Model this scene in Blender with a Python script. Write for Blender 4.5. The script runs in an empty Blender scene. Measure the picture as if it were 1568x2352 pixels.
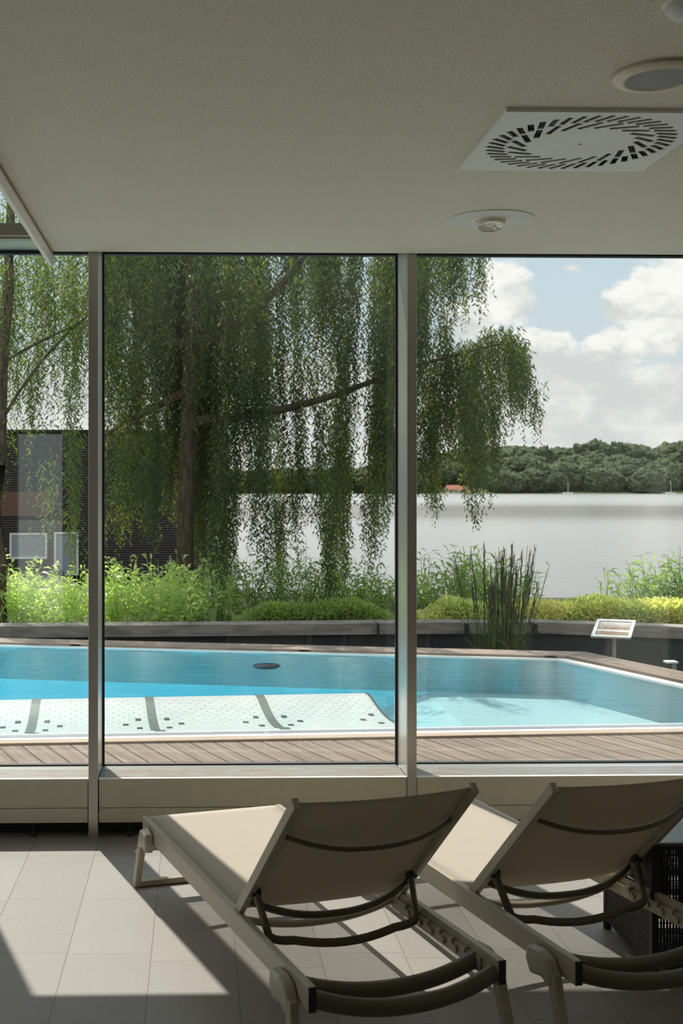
import bpy, bmesh, math, random
import numpy as np
from mathutils import Vector, Matrix, noise as mnoise
random.seed(7); RNG = np.random.default_rng(11)
SC = bpy.context.scene; COL = SC.collection
PI = math.pi
# ------------------------------------------------------------------ camera model
F, CX, CY, EYE = 2750., 519., 1125., 1.8
TH = math.atan(.0252); CT, ST = math.cos(TH), math.sin(TH)
def ray(u, v):
    a = (u-CX)/F; e = -(v-CY)/F
    return Vector((a*CT+ST, CT-a*ST, e))
def at_z(u, v, z):
    r = ray(u, v); t = (z-EYE)/r.z; return Vector((r.x*t, r.y*t, z))
def at_y(u, v, y):
    r = ray(u, v); t = y/r.y; return Vector((r.x*t, y, EYE+r.z*t))
cam = bpy.data.cameras.new('camera'); co = bpy.data.objects.new('camera', cam); COL.objects.link(co)
co.location = (0, 0, EYE); co.rotation_euler = (PI/2, 0, -TH)
cam.sensor_fit = 'VERTICAL'; cam.sensor_height = 36; cam.lens = F/2352*36
cam.shift_x = (784-CX)/2352; cam.shift_y = -(1176-CY)/2352
cam.clip_start = .05; cam.clip_end = 6000
cam.dof.use_dof = True; cam.dof.focus_distance = 6.2; cam.dof.aperture_fstop = 5.6
SC.camera = co
# ------------------------------------------------------------------ materials
def mat(name): 
    m = bpy.data.materials.new(name); m.use_nodes = True
    nt = m.node_tree
    for n in list(nt.nodes): nt.nodes.remove(n)
    return m, nt
class G:
    """small node-graph helper"""
    def __init__(s, nt): s.nt = nt
    def n(s, t, **k):
        x = s.nt.nodes.new(t)
        for a, b in k.items(): setattr(x, a, b)
        return x
    def l(s, a, b): s.nt.links.new(a, b)
    def val(s, sock, v):
        if isinstance(v, bpy.types.NodeSocket): s.l(v, sock)
        else: sock.default_value = v
    def m(s, op, a, b=0., c=None, clamp=False):
        x = s.n('ShaderNodeMath', operation=op, use_clamp=clamp)
        s.val(x.inputs[0], a); s.val(x.inputs[1], b)
        if c is not None: s.val(x.inputs[2], c)
        return x.outputs[0]
    def mix(s, f, a, b):
        x = s.n('ShaderNodeMix', data_type='RGBA')
        s.val(x.inputs[0], f)
        for i, q in ((6, a), (7, b)):
            s.val(x.inputs[i], q if isinstance(q, bpy.types.NodeSocket) else (*q, 1))
        return x.outputs[2]
    def noise(s, vec, scale, detail=3, rough=.55):
        x = s.n('ShaderNodeTexNoise'); x.inputs['Scale'].default_value = scale
        x.inputs['Detail'].default_value = detail; x.inputs['Roughness'].default_value = rough
        if vec is not None: s.l(vec, x.inputs['Vector'])
        return x.outputs[0]
    def ss(s, x, a, b):
        q = s.n('ShaderNodeMapRange', interpolation_type='SMOOTHSTEP', clamp=True)
        s.val(q.inputs[0], x); q.inputs[1].default_value = a; q.inputs[2].default_value = b
        return q.outputs[0]
    def pos(s): return s.n('ShaderNodeNewGeometry').outputs['Position']
    def obj(s): return s.n('ShaderNodeTexCoord').outputs['Object']
    def scale(s, vec, xyz, rot=(0,0,0)):
        q = s.n('ShaderNodeMapping'); s.l(vec, q.inputs[0]); q.inputs['Scale'].default_value = xyz
        q.inputs['Rotation'].default_value = rot; return q.outputs[0]
    def bump(s, h, strength=.3, dist=.01):
        q = s.n('ShaderNodeBump'); s.l(h, q.inputs['Height']); q.inputs['Strength'].default_value = strength
        q.inputs['Distance'].default_value = dist; return q.outputs[0]
    def out(s, sh, vol=None):
        o = s.n('ShaderNodeOutputMaterial'); s.l(sh, o.inputs[0])
        if vol: s.l(vol, o.inputs[1])
    def bsdf(s, col, rough=.5, metal=0., spec=.5, normal=None):
        p = s.n('ShaderNodeBsdfPrincipled')
        s.val(p.inputs['Base Color'], col if isinstance(col, bpy.types.NodeSocket) else (*col, 1))
        s.val(p.inputs['Roughness'], rough); p.inputs['Metallic'].default_value = metal
        p.inputs['Specular IOR Level'].default_value = spec
        if normal: s.l(normal, p.inputs['Normal'])
        return p.outputs[0]
def plain(name, col, rough=.5, metal=0., spec=.5, var=.12, scale=30, bump=0., bscale=200, bd=.002):
    m, nt = mat(name); g = G(nt); p = g.obj()
    c2 = tuple(x*(1-var) for x in col)
    c = g.mix(g.ss(g.noise(p, scale), .35, .65), c2, col)
    nrm = g.bump(g.noise(p, bscale, 2), bump, bd) if bump else None
    g.out(g.bsdf(c, rough, metal, spec, nrm)); return m
M = {}
M['ceil'] = (lambda: None)
def m_ceiling():
    m, nt = mat('ceiling_plaster'); g = G(nt); p = g.pos()
    n1 = g.noise(p, 140, 3, .6)
    c = g.mix(g.ss(g.noise(p, 160, 2), .3, .7), (.82, .765, .625), (.90, .845, .69))
    g.out(g.bsdf(c, .48, 0, .55, g.bump(n1, .9, .015))); return m
def m_floor():
    m, nt = mat('floor_tile'); g = G(nt); p = g.pos()
    s = g.n('ShaderNodeSeparateXYZ'); g.l(p, s.inputs[0])
    W, L = .3264, .622
    kx = g.m('DIVIDE', g.m('ADD', s.outputs[0], .825+W*40), W)
    col = g.m('FLOOR', kx); fx = g.m('SUBTRACT', kx, col)
    wn = g.n('ShaderNodeTexWhiteNoise', noise_dimensions='1D'); g.l(col, wn.inputs['W'])
    off = g.m('MULTIPLY', wn.outputs[0], .22)
    ky = g.m('DIVIDE', g.m('ADD', g.m('ADD', s.outputs[1], off), 40*L-5.32), L)
    row = g.m('FLOOR', ky); fy = g.m('SUBTRACT', ky, row)
    def edge(f, size):
        d = g.m('MULTIPLY', g.m('MINIMUM', f, g.m('SUBTRACT', 1., f)), size)
        return g.ss(d, .0012, .0026)
    tile = g.m('MULTIPLY', edge(fx, W), edge(fy, L))
    w2 = g.n('ShaderNodeTexWhiteNoise', noise_dimensions='2D')
    cb = g.n('ShaderNodeCombineXYZ'); g.l(col, cb.inputs[0]); g.l(row, cb.inputs[1]); g.l(cb.outputs[0], w2.inputs['Vector'])
    tone = g.mix(w2.outputs[0], (.285, .264, .248), (.325, .303, .284))
    tone = g.mix(g.m('MULTIPLY', g.ss(g.noise(p, 40, 4), .4, .7), .25), tone, (.37, .34, .305))
    c = g.mix(tile, (.20, .175, .15), tone)
    h = g.m('ADD', g.m('MULTIPLY', tile, 1.), g.m('MULTIPLY', g.noise(p, 260, 2), .35))
    g.out(g.bsdf(c, .5, 0, .35, g.bump(h, .35, .003))); return m
def m_wood(name, c1, c2, ang, wid, gap=.004, rough=.75, gapcol=(.05,.04,.03), gscale=(2.2, 60, 60)):
    m, nt = mat(name); g = G(nt); p = g.scale(g.pos(), (1,1,1), (0,0,-ang))
    s = g.n('ShaderNodeSeparateXYZ'); g.l(p, s.inputs[0])
    k = g.m('DIVIDE', g.m('ADD', s.outputs[1], 50.), wid); i = g.m('FLOOR', k); f = g.m('SUBTRACT', k, i)
    d = g.m('MULTIPLY', g.m('MINIMUM', f, g.m('SUBTRACT', 1., f)), wid)
    e = g.ss(d, gap*.4, gap)
    wn = g.n('ShaderNodeTexWhiteNoise', noise_dimensions='1D'); g.l(i, wn.inputs['W'])
    sh = g.n('ShaderNodeVectorMath', operation='ADD'); g.l(p, sh.inputs[0])
    cb = g.n('ShaderNodeCombineXYZ'); g.l(g.m('MULTIPLY', wn.outputs[0], 37.), cb.inputs[0]); g.l(cb.outputs[0], sh.inputs[1])
    gr = g.noise(g.scale(sh.outputs[0], gscale), 1., 5, .6)
    c = g.mix(g.ss(gr, .3, .7), c1, c2)
    c = g.mix(g.m('MULTIPLY', wn.outputs[0], .35), c, c1)
    st = g.ss(g.noise(sh.outputs[0], 3.5, 4, .7), .58, .75)
    c = g.mix(g.m('MULTIPLY', st, .35), c, tuple(x*.5 for x in c1))
    c = g.mix(e, gapcol, c)
    g.out(g.bsdf(c, rough, 0, .3, g.bump(g.m('ADD', g.m('MULTIPLY', e, 2.), gr), .4, .003))); return m
def schlick(g, f0, normal=None):
    lw = g.n('ShaderNodeNewGeometry'); d = g.n('ShaderNodeVectorMath', operation='DOT_PRODUCT')
    g.l(lw.outputs['Incoming'], d.inputs[0]); g.l(normal or lw.outputs['Normal'], d.inputs[1])
    c = g.m('SUBTRACT', 1., g.m('ABSOLUTE', d.outputs['Value']), clamp=True)
    return g.m('ADD', g.m('MULTIPLY', g.m('POWER', c, 5.), 1-f0), f0, clamp=True)
def m_glass(name, tint, f0, rough=.0):
    m, nt = mat(name); g = G(nt)
    t = g.n('ShaderNodeBsdfTransparent'); t.inputs[0].default_value = (*tint, 1)
    r = g.n('ShaderNodeBsdfGlossy'); r.inputs['Color'].default_value = (.92, 1, .99, 1); r.inputs['Roughness'].default_value = rough
    x = g.n('ShaderNodeMixShader'); g.l(schlick(g, f0), x.inputs[0]); g.l(t.outputs[0], x.inputs[1]); g.l(r.outputs[0], x.inputs[2])
    g.out(x.outputs[0]); return m
def m_water():
    m, nt = mat('pool_water'); g = G(nt); p = g.pos()
    h = g.m('ADD', g.noise(g.scale(p, (1.2, 3.0, 1)), 2.2, 3, .55), g.m('MULTIPLY', g.noise(g.scale(p, (1, 2, 1)), 14, 2), .12))
    nrm = g.bump(h, .42, .05)
    t = g.n('ShaderNodeBsdfTransparent'); t.inputs[0].default_value = (.97, .99, .99, 1)
    r = g.n('ShaderNodeBsdfGlossy'); r.inputs['Roughness'].default_value = .02; g.l(nrm, r.inputs['Normal'])
    x = g.n('ShaderNodeMixShader'); g.l(g.m('MULTIPLY', schlick(g, .02), .45), x.inputs[0]); g.l(t.outputs[0], x.inputs[1]); g.l(r.outputs[0], x.inputs[2])
    a = g.n('ShaderNodeVolumeAbsorption'); a.inputs[0].default_value = (.12, .86, .98, 1); a.inputs[1].default_value = .25
    g.out(x.outputs[0], a.outputs[0]); return m
def m_lake():
    m, nt = mat('lake_water'); g = G(nt); p = g.pos()
    h = g.m('ADD', g.noise(g.scale(p, (.35, 1.2, 1)), 1., 4, .6), g.m('MULTIPLY', g.noise(g.scale(p, (.02, .05, 1)), 1., 2), 1.2))
    s = g.n('ShaderNodeSeparateXYZ'); g.l(p, s.inputs[0])
    ly = g.m('ADD', g.m('LOGARITHM', s.outputs[1], 2.7183), g.m('MULTIPLY', g.m('SUBTRACT', g.noise(g.scale(p, (.012, .03, 1)), 1., 3), .5), .5))
    calm = g.m('MULTIPLY', g.ss(ly, 4.2, 4.7), g.ss(ly, 5.5, 4.9))
    h = g.m('MULTIPLY', h, g.m('SUBTRACT', 1., g.m('MULTIPLY', calm, .6)))
    nrm = g.bump(h, .6, .15)
    r = g.n('ShaderNodeBsdfGlossy'); g.l(g.m('SUBTRACT', .20, g.m('MULTIPLY', calm, .085)), r.inputs['Roughness']); r.inputs['Color'].default_value = (.90, .86, .825, 1); g.l(nrm, r.inputs['Normal'])
    d = g.n('ShaderNodeBsdfDiffuse'); d.inputs[0].default_value = (.18, .172, .16, 1)
    x = g.n('ShaderNodeMixShader'); g.l(schlick(g, .05), x.inputs[0]); g.l(d.outputs[0], x.inputs[1]); g.l(r.outputs[0], x.inputs[2])
    g.out(x.outputs[0]); return m
def m_leaf(name, cols, trans=.5, rough=.5, spec=.25):
    m, nt = mat(name); g = G(nt)
    ri = g.n('ShaderNodeNewGeometry').outputs['Random Per Island']
    big = g.ss(g.noise(g.pos(), 1.3, 2), .35, .65)
    f = g.m('ADD', g.m('MULTIPLY', ri, .7), g.m('MULTIPLY', big, .3))
    rp = g.n('ShaderNodeValToRGB'); g.l(f, rp.inputs[0])
    e = rp.color_ramp.elements; n = len(cols)
    e[0].position = 0; e[0].color = (*cols[0], 1); e[1].position = 1; e[1].color = (*cols[-1], 1)
    for i in range(1, n-1):
        q = e.new(i/(n-1)); q.color = (*cols[i], 1)
    p = g.n('ShaderNodeBsdfPrincipled'); g.l(rp.outputs[0], p.inputs['Base Color']); p.inputs['Roughness'].default_value = rough
    p.inputs['Specular IOR Level'].default_value = spec
    t = g.n('ShaderNodeBsdfTranslucent')
    tc = g.n('ShaderNodeMix', data_type='RGBA', blend_type='MULTIPLY'); tc.inputs[0].default_value = 1
    g.l(rp.outputs[0], tc.inputs[6]); tc.inputs[7].default_value = (1.65, 1.7, .8, 1); g.l(tc.outputs[2], t.inputs[0])
    x = g.n('ShaderNodeMixShader'); x.inputs[0].default_value = trans; g.l(p.outputs[0], x.inputs[1]); g.l(t.outputs[0], x.inputs[2])
    g.out(x.outputs[0]); return m
def m_bark():
    m, nt = mat('willow_bark'); g = G(nt); p = g.scale(g.obj(), (1, 1, .25))
    n1 = g.noise(p, 22, 5, .65)
    g.out(g.bsdf(g.mix(g.ss(n1, .3, .7), (.05, .036, .026), (.16, .115, .08)), .9, 0, .2, g.bump(n1, .9, .03))); return m
def m_brushed(name, col, rough):
    m, nt = mat(name); g = G(nt); p = g.scale(g.pos(), (60, 60, 1.0))
    n1 = g.noise(p, 3, 3)
    g.out(g.bsdf(g.mix(n1, tuple(x*.88 for x in col), col), rough, .75, .5, g.bump(n1, .04, .002))); return m
def m_fabric(name, col, tr=.18):
    m, nt = mat(name); g = G(nt); p = g.obj()
    w = g.n('ShaderNodeTexWave', wave_type='BANDS', bands_direction='X'); w.inputs['Scale'].default_value = 160; g.l(p, w.inputs[0])
    w2 = g.n('ShaderNodeTexWave', wave_type='BANDS', bands_direction='Y'); w2.inputs['Scale'].default_value = 160; g.l(p, w2.inputs[0])
    h = g.m('MULTIPLY', w.outputs[1], w2.outputs[1])
    c = g.mix(h, tuple(x*.9 for x in col), col)
    c = g.mix(g.m('MULTIPLY', g.ss(g.noise(p, 14, 4), .4, .7), .15), c, tuple(x*.8 for x in col))
    b = g.bsdf(c, .8, 0, .25, g.bump(h, .25, .001))
    t = g.n('ShaderNodeBsdfTranslucent'); t.inputs[0].default_value = (col[0], col[1]*.85, col[2]*.65, 1)
    x = g.n('ShaderNodeMixShader'); x.inputs[0].default_value = tr; g.l(b, x.inputs[1]); g.l(t.outputs[0], x.inputs[2])
    ge = g.n('ShaderNodeNewGeometry'); d = g.n('ShaderNodeVectorMath', operation='DOT_PRODUCT'); g.l(ge.outputs['Incoming'], d.inputs[0]); g.l(ge.outputs['True Normal'], d.inputs[1])
    op = g.m('MULTIPLY', g.ss(g.m('ABSOLUTE', d.outputs['Value']), .5, .85), .76)
    hp = g.n('ShaderNodeBsdfTransparent'); y = g.n('ShaderNodeMixShader'); g.l(op, y.inputs[0]); g.l(x.outputs[0], y.inputs[1]); g.l(hp.outputs[0], y.inputs[2])
    g.out(y.outputs[0]); return m
def m_bench():
    m, nt = mat('bench_mosaic'); g = G(nt); p = g.obj()
    s = g.n('ShaderNodeSeparateXYZ'); g.l(p, s.inputs[0])
    ky = g.m('DIVIDE', g.m('ADD', s.outputs[1], 20.), .062); row = g.m('FLOOR', ky); fy = g.m('SUBTRACT', ky, row)
    odd = g.m('MULTIPLY', g.m('MODULO', row, 2.), .5)
    kx = g.m('ADD', g.m('DIVIDE', g.m('ADD', s.outputs[0], 20.), .078), odd); fx = g.m('FRACT', kx)
    dx = g.m('MULTIPLY', g.m('SUBTRACT', fx, .5), .078); dy = g.m('MULTIPLY', g.m('SUBTRACT', fy, .5), .062)
    d = g.m('SQRT', g.m('ADD', g.m('POWER', dx, 2.), g.m('POWER', g.m('MULTIPLY', dy, .9), 2.)))
    hole = g.ss(d, .008, .012)
    c = g.mix(g.ss(g.noise(p, 9, 3), .4, .7), (.63, .61, .595), (.69, .66, .64))
    c = g.mix(hole, (.30, .45, .44), c)
    g.out(g.bsdf(c, .35, 0, .4)); return m
def m_wallpanel():
    m, nt = mat('anthracite_panel'); g = G(nt); p = g.pos()
    s = g.n('ShaderNodeSeparateXYZ'); g.l(p, s.inputs[0])
    f = g.m('FRACT', g.m('DIVIDE', g.m('ADD', s.outputs[0], 30.), .24))
    e = g.ss(g.m('MINIMUM', f, g.m('SUBTRACT', 1., f)), .01, .025)
    g.out(g.bsdf(g.mix(e, (.010, .011, .012), (.028, .034, .038)), .6, 0, .35, g.bump(e, .5, .006))); return m
def m_sill():
    m, nt = mat('sill_grille'); g = G(nt); p = g.pos()
    s = g.n('ShaderNodeSeparateXYZ'); g.l(p, s.inputs[0])
    f = g.m('FRACT', g.m('DIVIDE', s.outputs[1], .016))
    e = g.ss(g.m('ABSOLUTE', g.m('SUBTRACT', f, .5)), .22, .30)
    st = g.ss(g.noise(g.scale(p, (7, 60, 1)), 1.5, 4), .45, .6)
    c = g.mix(st, (.62, .64, .60), (.62, .46, .37))
    c = g.mix(e, c, (.035, .04, .04))
    g.out(g.bsdf(c, .36, .7, .5, g.bump(e, .5, .004))); return m

M['ceil'] = m_ceiling(); M['floor'] = m_floor()
M['deck'] = m_wood('deck_boards', (.155, .112, .085), (.275, .21, .166), math.radians(112.5), .14, .009, gscale=(1.6, 26, 26))
M['coping'] = m_wood('coping_wood', (.22, .165, .13), (.40, .315, .25), math.radians(-9), .115)
M['lip'] = m_wood('lip_wood', (.34, .255, .20), (.50, .40, .32), math.radians(3.4), 3.0)
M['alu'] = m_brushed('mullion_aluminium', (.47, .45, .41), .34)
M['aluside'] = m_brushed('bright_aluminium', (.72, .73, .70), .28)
M['casing'] = plain('casing_paint', (.56, .525, .40), .42, .1, .4, .06, 12)
M['gasket'] = plain('black_gasket', (.012, .014, .016), .6)
M['glass'] = m_glass('pane_glass', (.968, .988, .978), .05)
M['sill'] = m_sill()
M['white'] = plain('white_paint', (.72, .72, .69), .5, var=.05)
M['trimwhite'] = plain('trim_cream', (.86, .85, .80), .45, var=.05)
M['stain'] = plain('brown_seal', (.30, .19, .10), .7)
M['vent'] = plain('vent_white', (.74, .76, .74), .4, var=.06, scale=6)
M['ventdark'] = plain('vent_black', (.012, .014, .018), .5)
M['vane'] = plain('vent_vane', (.035, .045, .06), .3)
M['cream'] = plain('speaker_rim', (.74, .68, .53), .5, var=.05)
M['mesh'] = plain('speaker_mesh', (.33, .345, .355), .7, var=.1, scale=300, bump=.4, bscale=900)
M['plate'] = plain('downlight_plate', (.60, .62, .59), .5, var=.04)
M['chrome'] = plain('lamp_chrome', (.85, .83, .80), .08, 1., var=.4, scale=60, bump=.6, bscale=90, bd=.02)
M['wallint'] = plain('interior_wall', (.26, .25, .22), .8, bump=.3, bscale=120)
M['wallwhite'] = plain('bounce_wall_white', (.86, .82, .74), .85, bump=.3, bscale=120)
M['frame'] = plain('taupe_resin', (.42, .37, .275), .36, 0, .45, .06, 40)
M['bracket'] = plain('bracket_resin', (.44, .40, .32), .28, 0, .5, .05, 40)
M['darkbar'] = plain('dark_taupe_tube', (.13, .11, .072), .36, 0, .45, .08, 40)
M['cap'] = plain('end_cap_black', (.022, .021, .018), .45)
M['sling'] = m_fabric('sling_fabric', (.53, .465, .40), .06)
M['slingback'] = m_fabric('back_fabric', (.52, .44, .34), .2)
M['rattan'] = plain('black_rattan', (.012, .012, .013), .45, 0, .5, .3, 120, .5, 260)
M['rattantop'] = (lambda: None)
def m_rattantop():
    m, nt = mat('black_rattan_weave'); g = G(nt); p = g.obj()
    b = g.n('ShaderNodeTexBrick'); b.inputs['Scale'].default_value = 1; b.inputs['Brick Width'].default_value = .05; b.inputs['Row Height'].default_value = .012
    b.inputs['Mortar Size'].default_value = .0015; g.l(p, b.inputs[0])
    b.inputs['Color1'].default_value = (.035, .038, .042, 1); b.inputs['Color2'].default_value = (.05, .052, .055, 1); b.inputs['Mortar'].default_value = (.004, .004, .004, 1)
    g.out(g.bsdf(b.outputs[0], .35, 0, .6, g.bump(b.outputs[1], -.8, .004))); return m
M['rattantop'] = m_rattantop()
M['lining'] = plain('pool_lining', (.48, .51, .51), .5, var=.04, scale=3)
M['poolwall'] = plain('pool_wall_scatter_tint', (.40, .86, .97), .5, var=.04, scale=3)  # turquoise paints light scattered in the water into the basin colour
M['rim'] = plain('pool_rim_white', (.80, .79, .77), .5, var=.05)
M['gutter'] = plain('gutter_grey', (.27, .30, .34), .4, .2)
M['bench'] = m_bench(); M['tiled'] = plain('dark_green_tile', (.05, .075, .065), .35)
M['stripe'] = plain('grey_green_stripe', (.13, .145, .13), .4)
M['water'] = m_water(); M['lake'] = m_lake()
M['floatm'] = plain('float_teal', (.012, .06, .075), .75, 0, .15, var=.6, scale=20)
M['floatred'] = plain('float_red', (.55, .12, .12), .4)
M['floatblue'] = plain('float_blue', (.04, .10, .55), .4)
M['panel'] = m_wallpanel()
M['capstone'] = m_wood('wall_cap', (.17, .15, .13), (.33, .29, .25), 0, 5.0, gscale=(3, 3, 18))
M['gravel'] = plain('dark_gravel', (.05, .05, .045), .95, var=.5, scale=60, bump=.8, bscale=80, bd=.02)
M['earth'] = plain('planting_earth', (.07, .06, .035), .95, var=.4, scale=10)
M['bank'] = plain('far_bank', (.16, .19, .07), .95, var=.3, scale=.02)
M['ground'] = plain('back_terrace', (.55, .53, .49), .9, var=.2, scale=2)
M['bark'] = m_bark()
M['willow'] = m_leaf('willow_leaf', [(.040, .066, .042), (.058, .088, .046), (.085, .115, .045), (.26, .25, .06)], .52)
M['willow2'] = m_leaf('willow_leaf_pale', [(.075, .12, .06), (.12, .17, .06), (.22, .24, .05)], .5)
M['shrub'] = m_leaf('shrub_leaf', [(.33, .44, .22), (.48, .59, .31), (.66, .74, .46)], .55, .32, .6)
M['reed'] = m_leaf('reed_leaf', [(.16, .26, .10), (.25, .37, .13), (.38, .46, .18)], .5)
M['hedge'] = m_leaf('hedge_leaf', [(.25, .31, .14), (.48, .54, .26), (.64, .63, .35), (.60, .44, .29)], .55)
M['hedgedark'] = m_leaf('hedge_leaf_green', [(.12, .19, .07), (.27, .36, .13), (.44, .50, .20)], .5)
M['grass'] = m_leaf('feather_grass', [(.08, .13, .045), (.14, .19, .06), (.26, .24, .10)], .4)
M['seed'] = m_leaf('seed_head', [(.05, .038, .032), (.12, .09, .075)], .2)
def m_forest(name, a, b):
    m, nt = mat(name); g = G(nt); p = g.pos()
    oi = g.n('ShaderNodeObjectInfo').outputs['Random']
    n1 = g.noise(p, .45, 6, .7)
    c = g.mix(g.ss(n1, .40, .62), a, b)  # noise paints shaded gaps and lit lumps into the crowns
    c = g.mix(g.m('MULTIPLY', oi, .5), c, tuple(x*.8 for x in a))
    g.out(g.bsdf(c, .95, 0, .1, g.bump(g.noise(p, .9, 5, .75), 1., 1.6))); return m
M['forest'] = m_forest('far_foliage_hazed', (.075, .10, .058), (.27, .31, .165))  # muted, lightened tones carry the distance haze in the base colour
M['sign'] = (lambda: None)
def m_sign():
    m, nt = mat('sign_picture'); g = G(nt); p = g.obj()
    s = g.n('ShaderNodeSeparateXYZ'); g.l(p, s.inputs[0])
    n1 = g.noise(p, 22, 4, .6); y = g.m('ADD', s.outputs[1], g.m('MULTIPLY', g.m('SUBTRACT', n1, .5), .06))
    skyl = g.mix(g.ss(s.outputs[1], .03, .10), (.46, .36, .29), (.62, .56, .50))
    land = g.mix(g.ss(n1, .4, .6), (.20, .12, .07), (.42, .31, .23))
    c = g.mix(g.ss(y, .012, .035), land, skyl)
    c = g.mix(g.ss(y, -.028, -.016), (.78, .76, .72), c)
    c = g.mix(g.ss(y, -.06, -.045), (.34, .24, .15), c)
    g.out(g.bsdf(c, .4)); return m
M['sign'] = m_sign()
M['signframe'] = plain('sign_frame', (.80, .80, .76), .4)
M['steel'] = plain('post_steel', (.45, .43, .41), .4, .5)
M['slat'] = plain('dark_slat', (.065, .052, .047), .7)
M['backing'] = plain('slat_backing', (.012, .010, .010), .8)
M['postgrey'] = plain('grey_post', (.34, .34, .33), .7)
M['brickred'] = plain('rust_fascia', (.14, .07, .045), .8)
M['roofred'] = plain('red_roof', (.42, .17, .10), .8)
M['housewall'] = plain('house_wall', (.55, .50, .45), .8)
M['paneblue'] = plain('window_pale', (.28, .33, .36), .08, 0, .9)
# ------------------------------------------------------------------ mesh helpers
def link(name, me, m, parent=None):
    o = bpy.data.objects.new(name, me); COL.objects.link(o)
    if m is not None:
        for q in (m if isinstance(m, (list, tuple)) else [m]): me.materials.append(q)
    if parent: o.parent = parent
    return o
def obj(name, bm, m, parent=None, smooth=False, bevel=0., seg=2):
    bmesh.ops.recalc_face_normals(bm, faces=bm.faces)
    me = bpy.data.meshes.new(name); bm.to_mesh(me); bm.free()
    if smooth:
        for p in me.polygons: p.use_smooth = True
        me.set_sharp_from_angle(angle=math.radians(40))
    o = link(name, me, m, parent)
    if bevel:
        b = o.modifiers.new('bevel', 'BEVEL'); b.width = bevel; b.segments = seg; b.limit_method = 'ANGLE'
        b.harden_normals = False
    return o
def tag(o, label, cat, group=None, kind=None):
    o['label'] = label; o['category'] = cat
    if group: o['group'] = group
    if kind: o['kind'] = kind
    return o
def struct(o, label=None): 
    o['kind'] = 'structure'
    if label: o['label'] = label
    return o
def empty(name, loc, rz=0., label=None, cat=None, group=None):
    o = bpy.data.objects.new(name, None); COL.objects.link(o); o.location = loc; o.rotation_euler = (0, 0, rz); o.empty_display_size = .1
    if label: tag(o, label, cat, group)
    return o
def NB(): return bmesh.new()
def box(bm, x0, x1, y0, y1, z0, z1, mtx=None):
    vs = [bm.verts.new(Vector(p) if mtx is None else mtx @ Vector(p)) for p in
          [(x0,y0,z0),(x1,y0,z0),(x1,y1,z0),(x0,y1,z0),(x0,y0,z1),(x1,y0,z1),(x1,y1,z1),(x0,y1,z1)]]
    for f in ((3,2,1,0),(4,5,6,7),(0,1,5,4),(1,2,6,5),(2,3,7,6),(3,0,4,7)): bm.faces.new([vs[i] for i in f])
    return bm
def prism(bm, pts, z0, z1):
    a = [bm.verts.new((p[0], p[1], z0)) for p in pts]; b = [bm.verts.new((p[0], p[1], z1)) for p in pts]
    bm.faces.new(a[::-1]); bm.faces.new(b); n = len(pts)
    for i in range(n): bm.faces.new((a[i], a[(i+1)%n], b[(i+1)%n], b[i]))
    return bm
def ringprism(bm, outer, inner, z0, z1):
    n = len(outer); V = []
    for pts, z in ((outer, z0), (inner, z0), (inner, z1), (outer, z1)): V.append([bm.verts.new((p[0], p[1], z)) for p in pts])
    for i in range(n):
        j = (i+1) % n
        for k in range(4):
            a, b = V[k], V[(k+1)%4]; bm.faces.new((a[i], a[j], b[j], b[i]))
    return bm
def tube(bm, pts, ra, rb=None, seg=10, up=(0,0,1), sharp=False):
    """swept tube, elliptical (ra sideways, rb along up) or rectangular when sharp"""
    pts = [Vector(p) for p in pts]; n = len(pts); up = Vector(up); rings = []
    R = ra if isinstance(ra, (list, tuple)) else [ra]*n
    RB = (rb if isinstance(rb, (list, tuple)) else [rb]*n) if rb is not None else R
    for i, p in enumerate(pts):
        t = (pts[min(i+1, n-1)]-pts[max(i-1, 0)]).normalized()
        s = t.cross(up)
        if s.length < 1e-4: s = t.cross(Vector((0, 1, 0)))
        s.normalize(); w = s.cross(t).normalized()
        if sharp: ring = [p+s*R[i]*a+w*RB[i]*b for a, b in ((-1,-1),(1,-1),(1,1),(-1,1))]
        else: ring = [p+s*R[i]*math.cos(2*PI*k/seg)+w*RB[i]*math.sin(2*PI*k/seg) for k in range(seg)]
        rings.append([bm.verts.new(q) for q in ring])
    m = len(rings[0])
    for i in range(n-1):
        for k in range(m): bm.faces.new((rings[i][k], rings[i][(k+1)%m], rings[i+1][(k+1)%m], rings[i+1][k]))
    bm.faces.new(rings[0][::-1]); bm.faces.new(rings[-1]); return bm
def lathe(bm, prof, seg=48, c=(0,0,0), closed=False):
    rings = []
    for r, z in prof:
        if r < 1e-6: rings.append([bm.verts.new((c[0], c[1], c[2]+z))])
        else: rings.append([bm.verts.new((c[0]+r*math.cos(2*PI*k/seg), c[1]+r*math.sin(2*PI*k/seg), c[2]+z)) for k in range(seg)])
    pr = list(zip(rings[:-1], rings[1:])) + ([(rings[-1], rings[0])] if closed else [])
    for a, b in pr:
        for k in range(seg):
            j = (k+1) % seg
            if len(a) == 1 and len(b) == 1: continue
            if len(a) == 1: bm.faces.new((a[0], b[j], b[k]))
            elif len(b) == 1: bm.faces.new((a[k], a[j], b[0]))
            else: bm.faces.new((a[k], a[j], b[j], b[k]))
    return bm
def bezier(a, b, c, n=10):
    a, b, c = Vector(a), Vector(b), Vector(c)
    return [a*(1-t)**2+b*2*t*(1-t)+c*t*t for t in [i/n for i in range(n+1)]]
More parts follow.
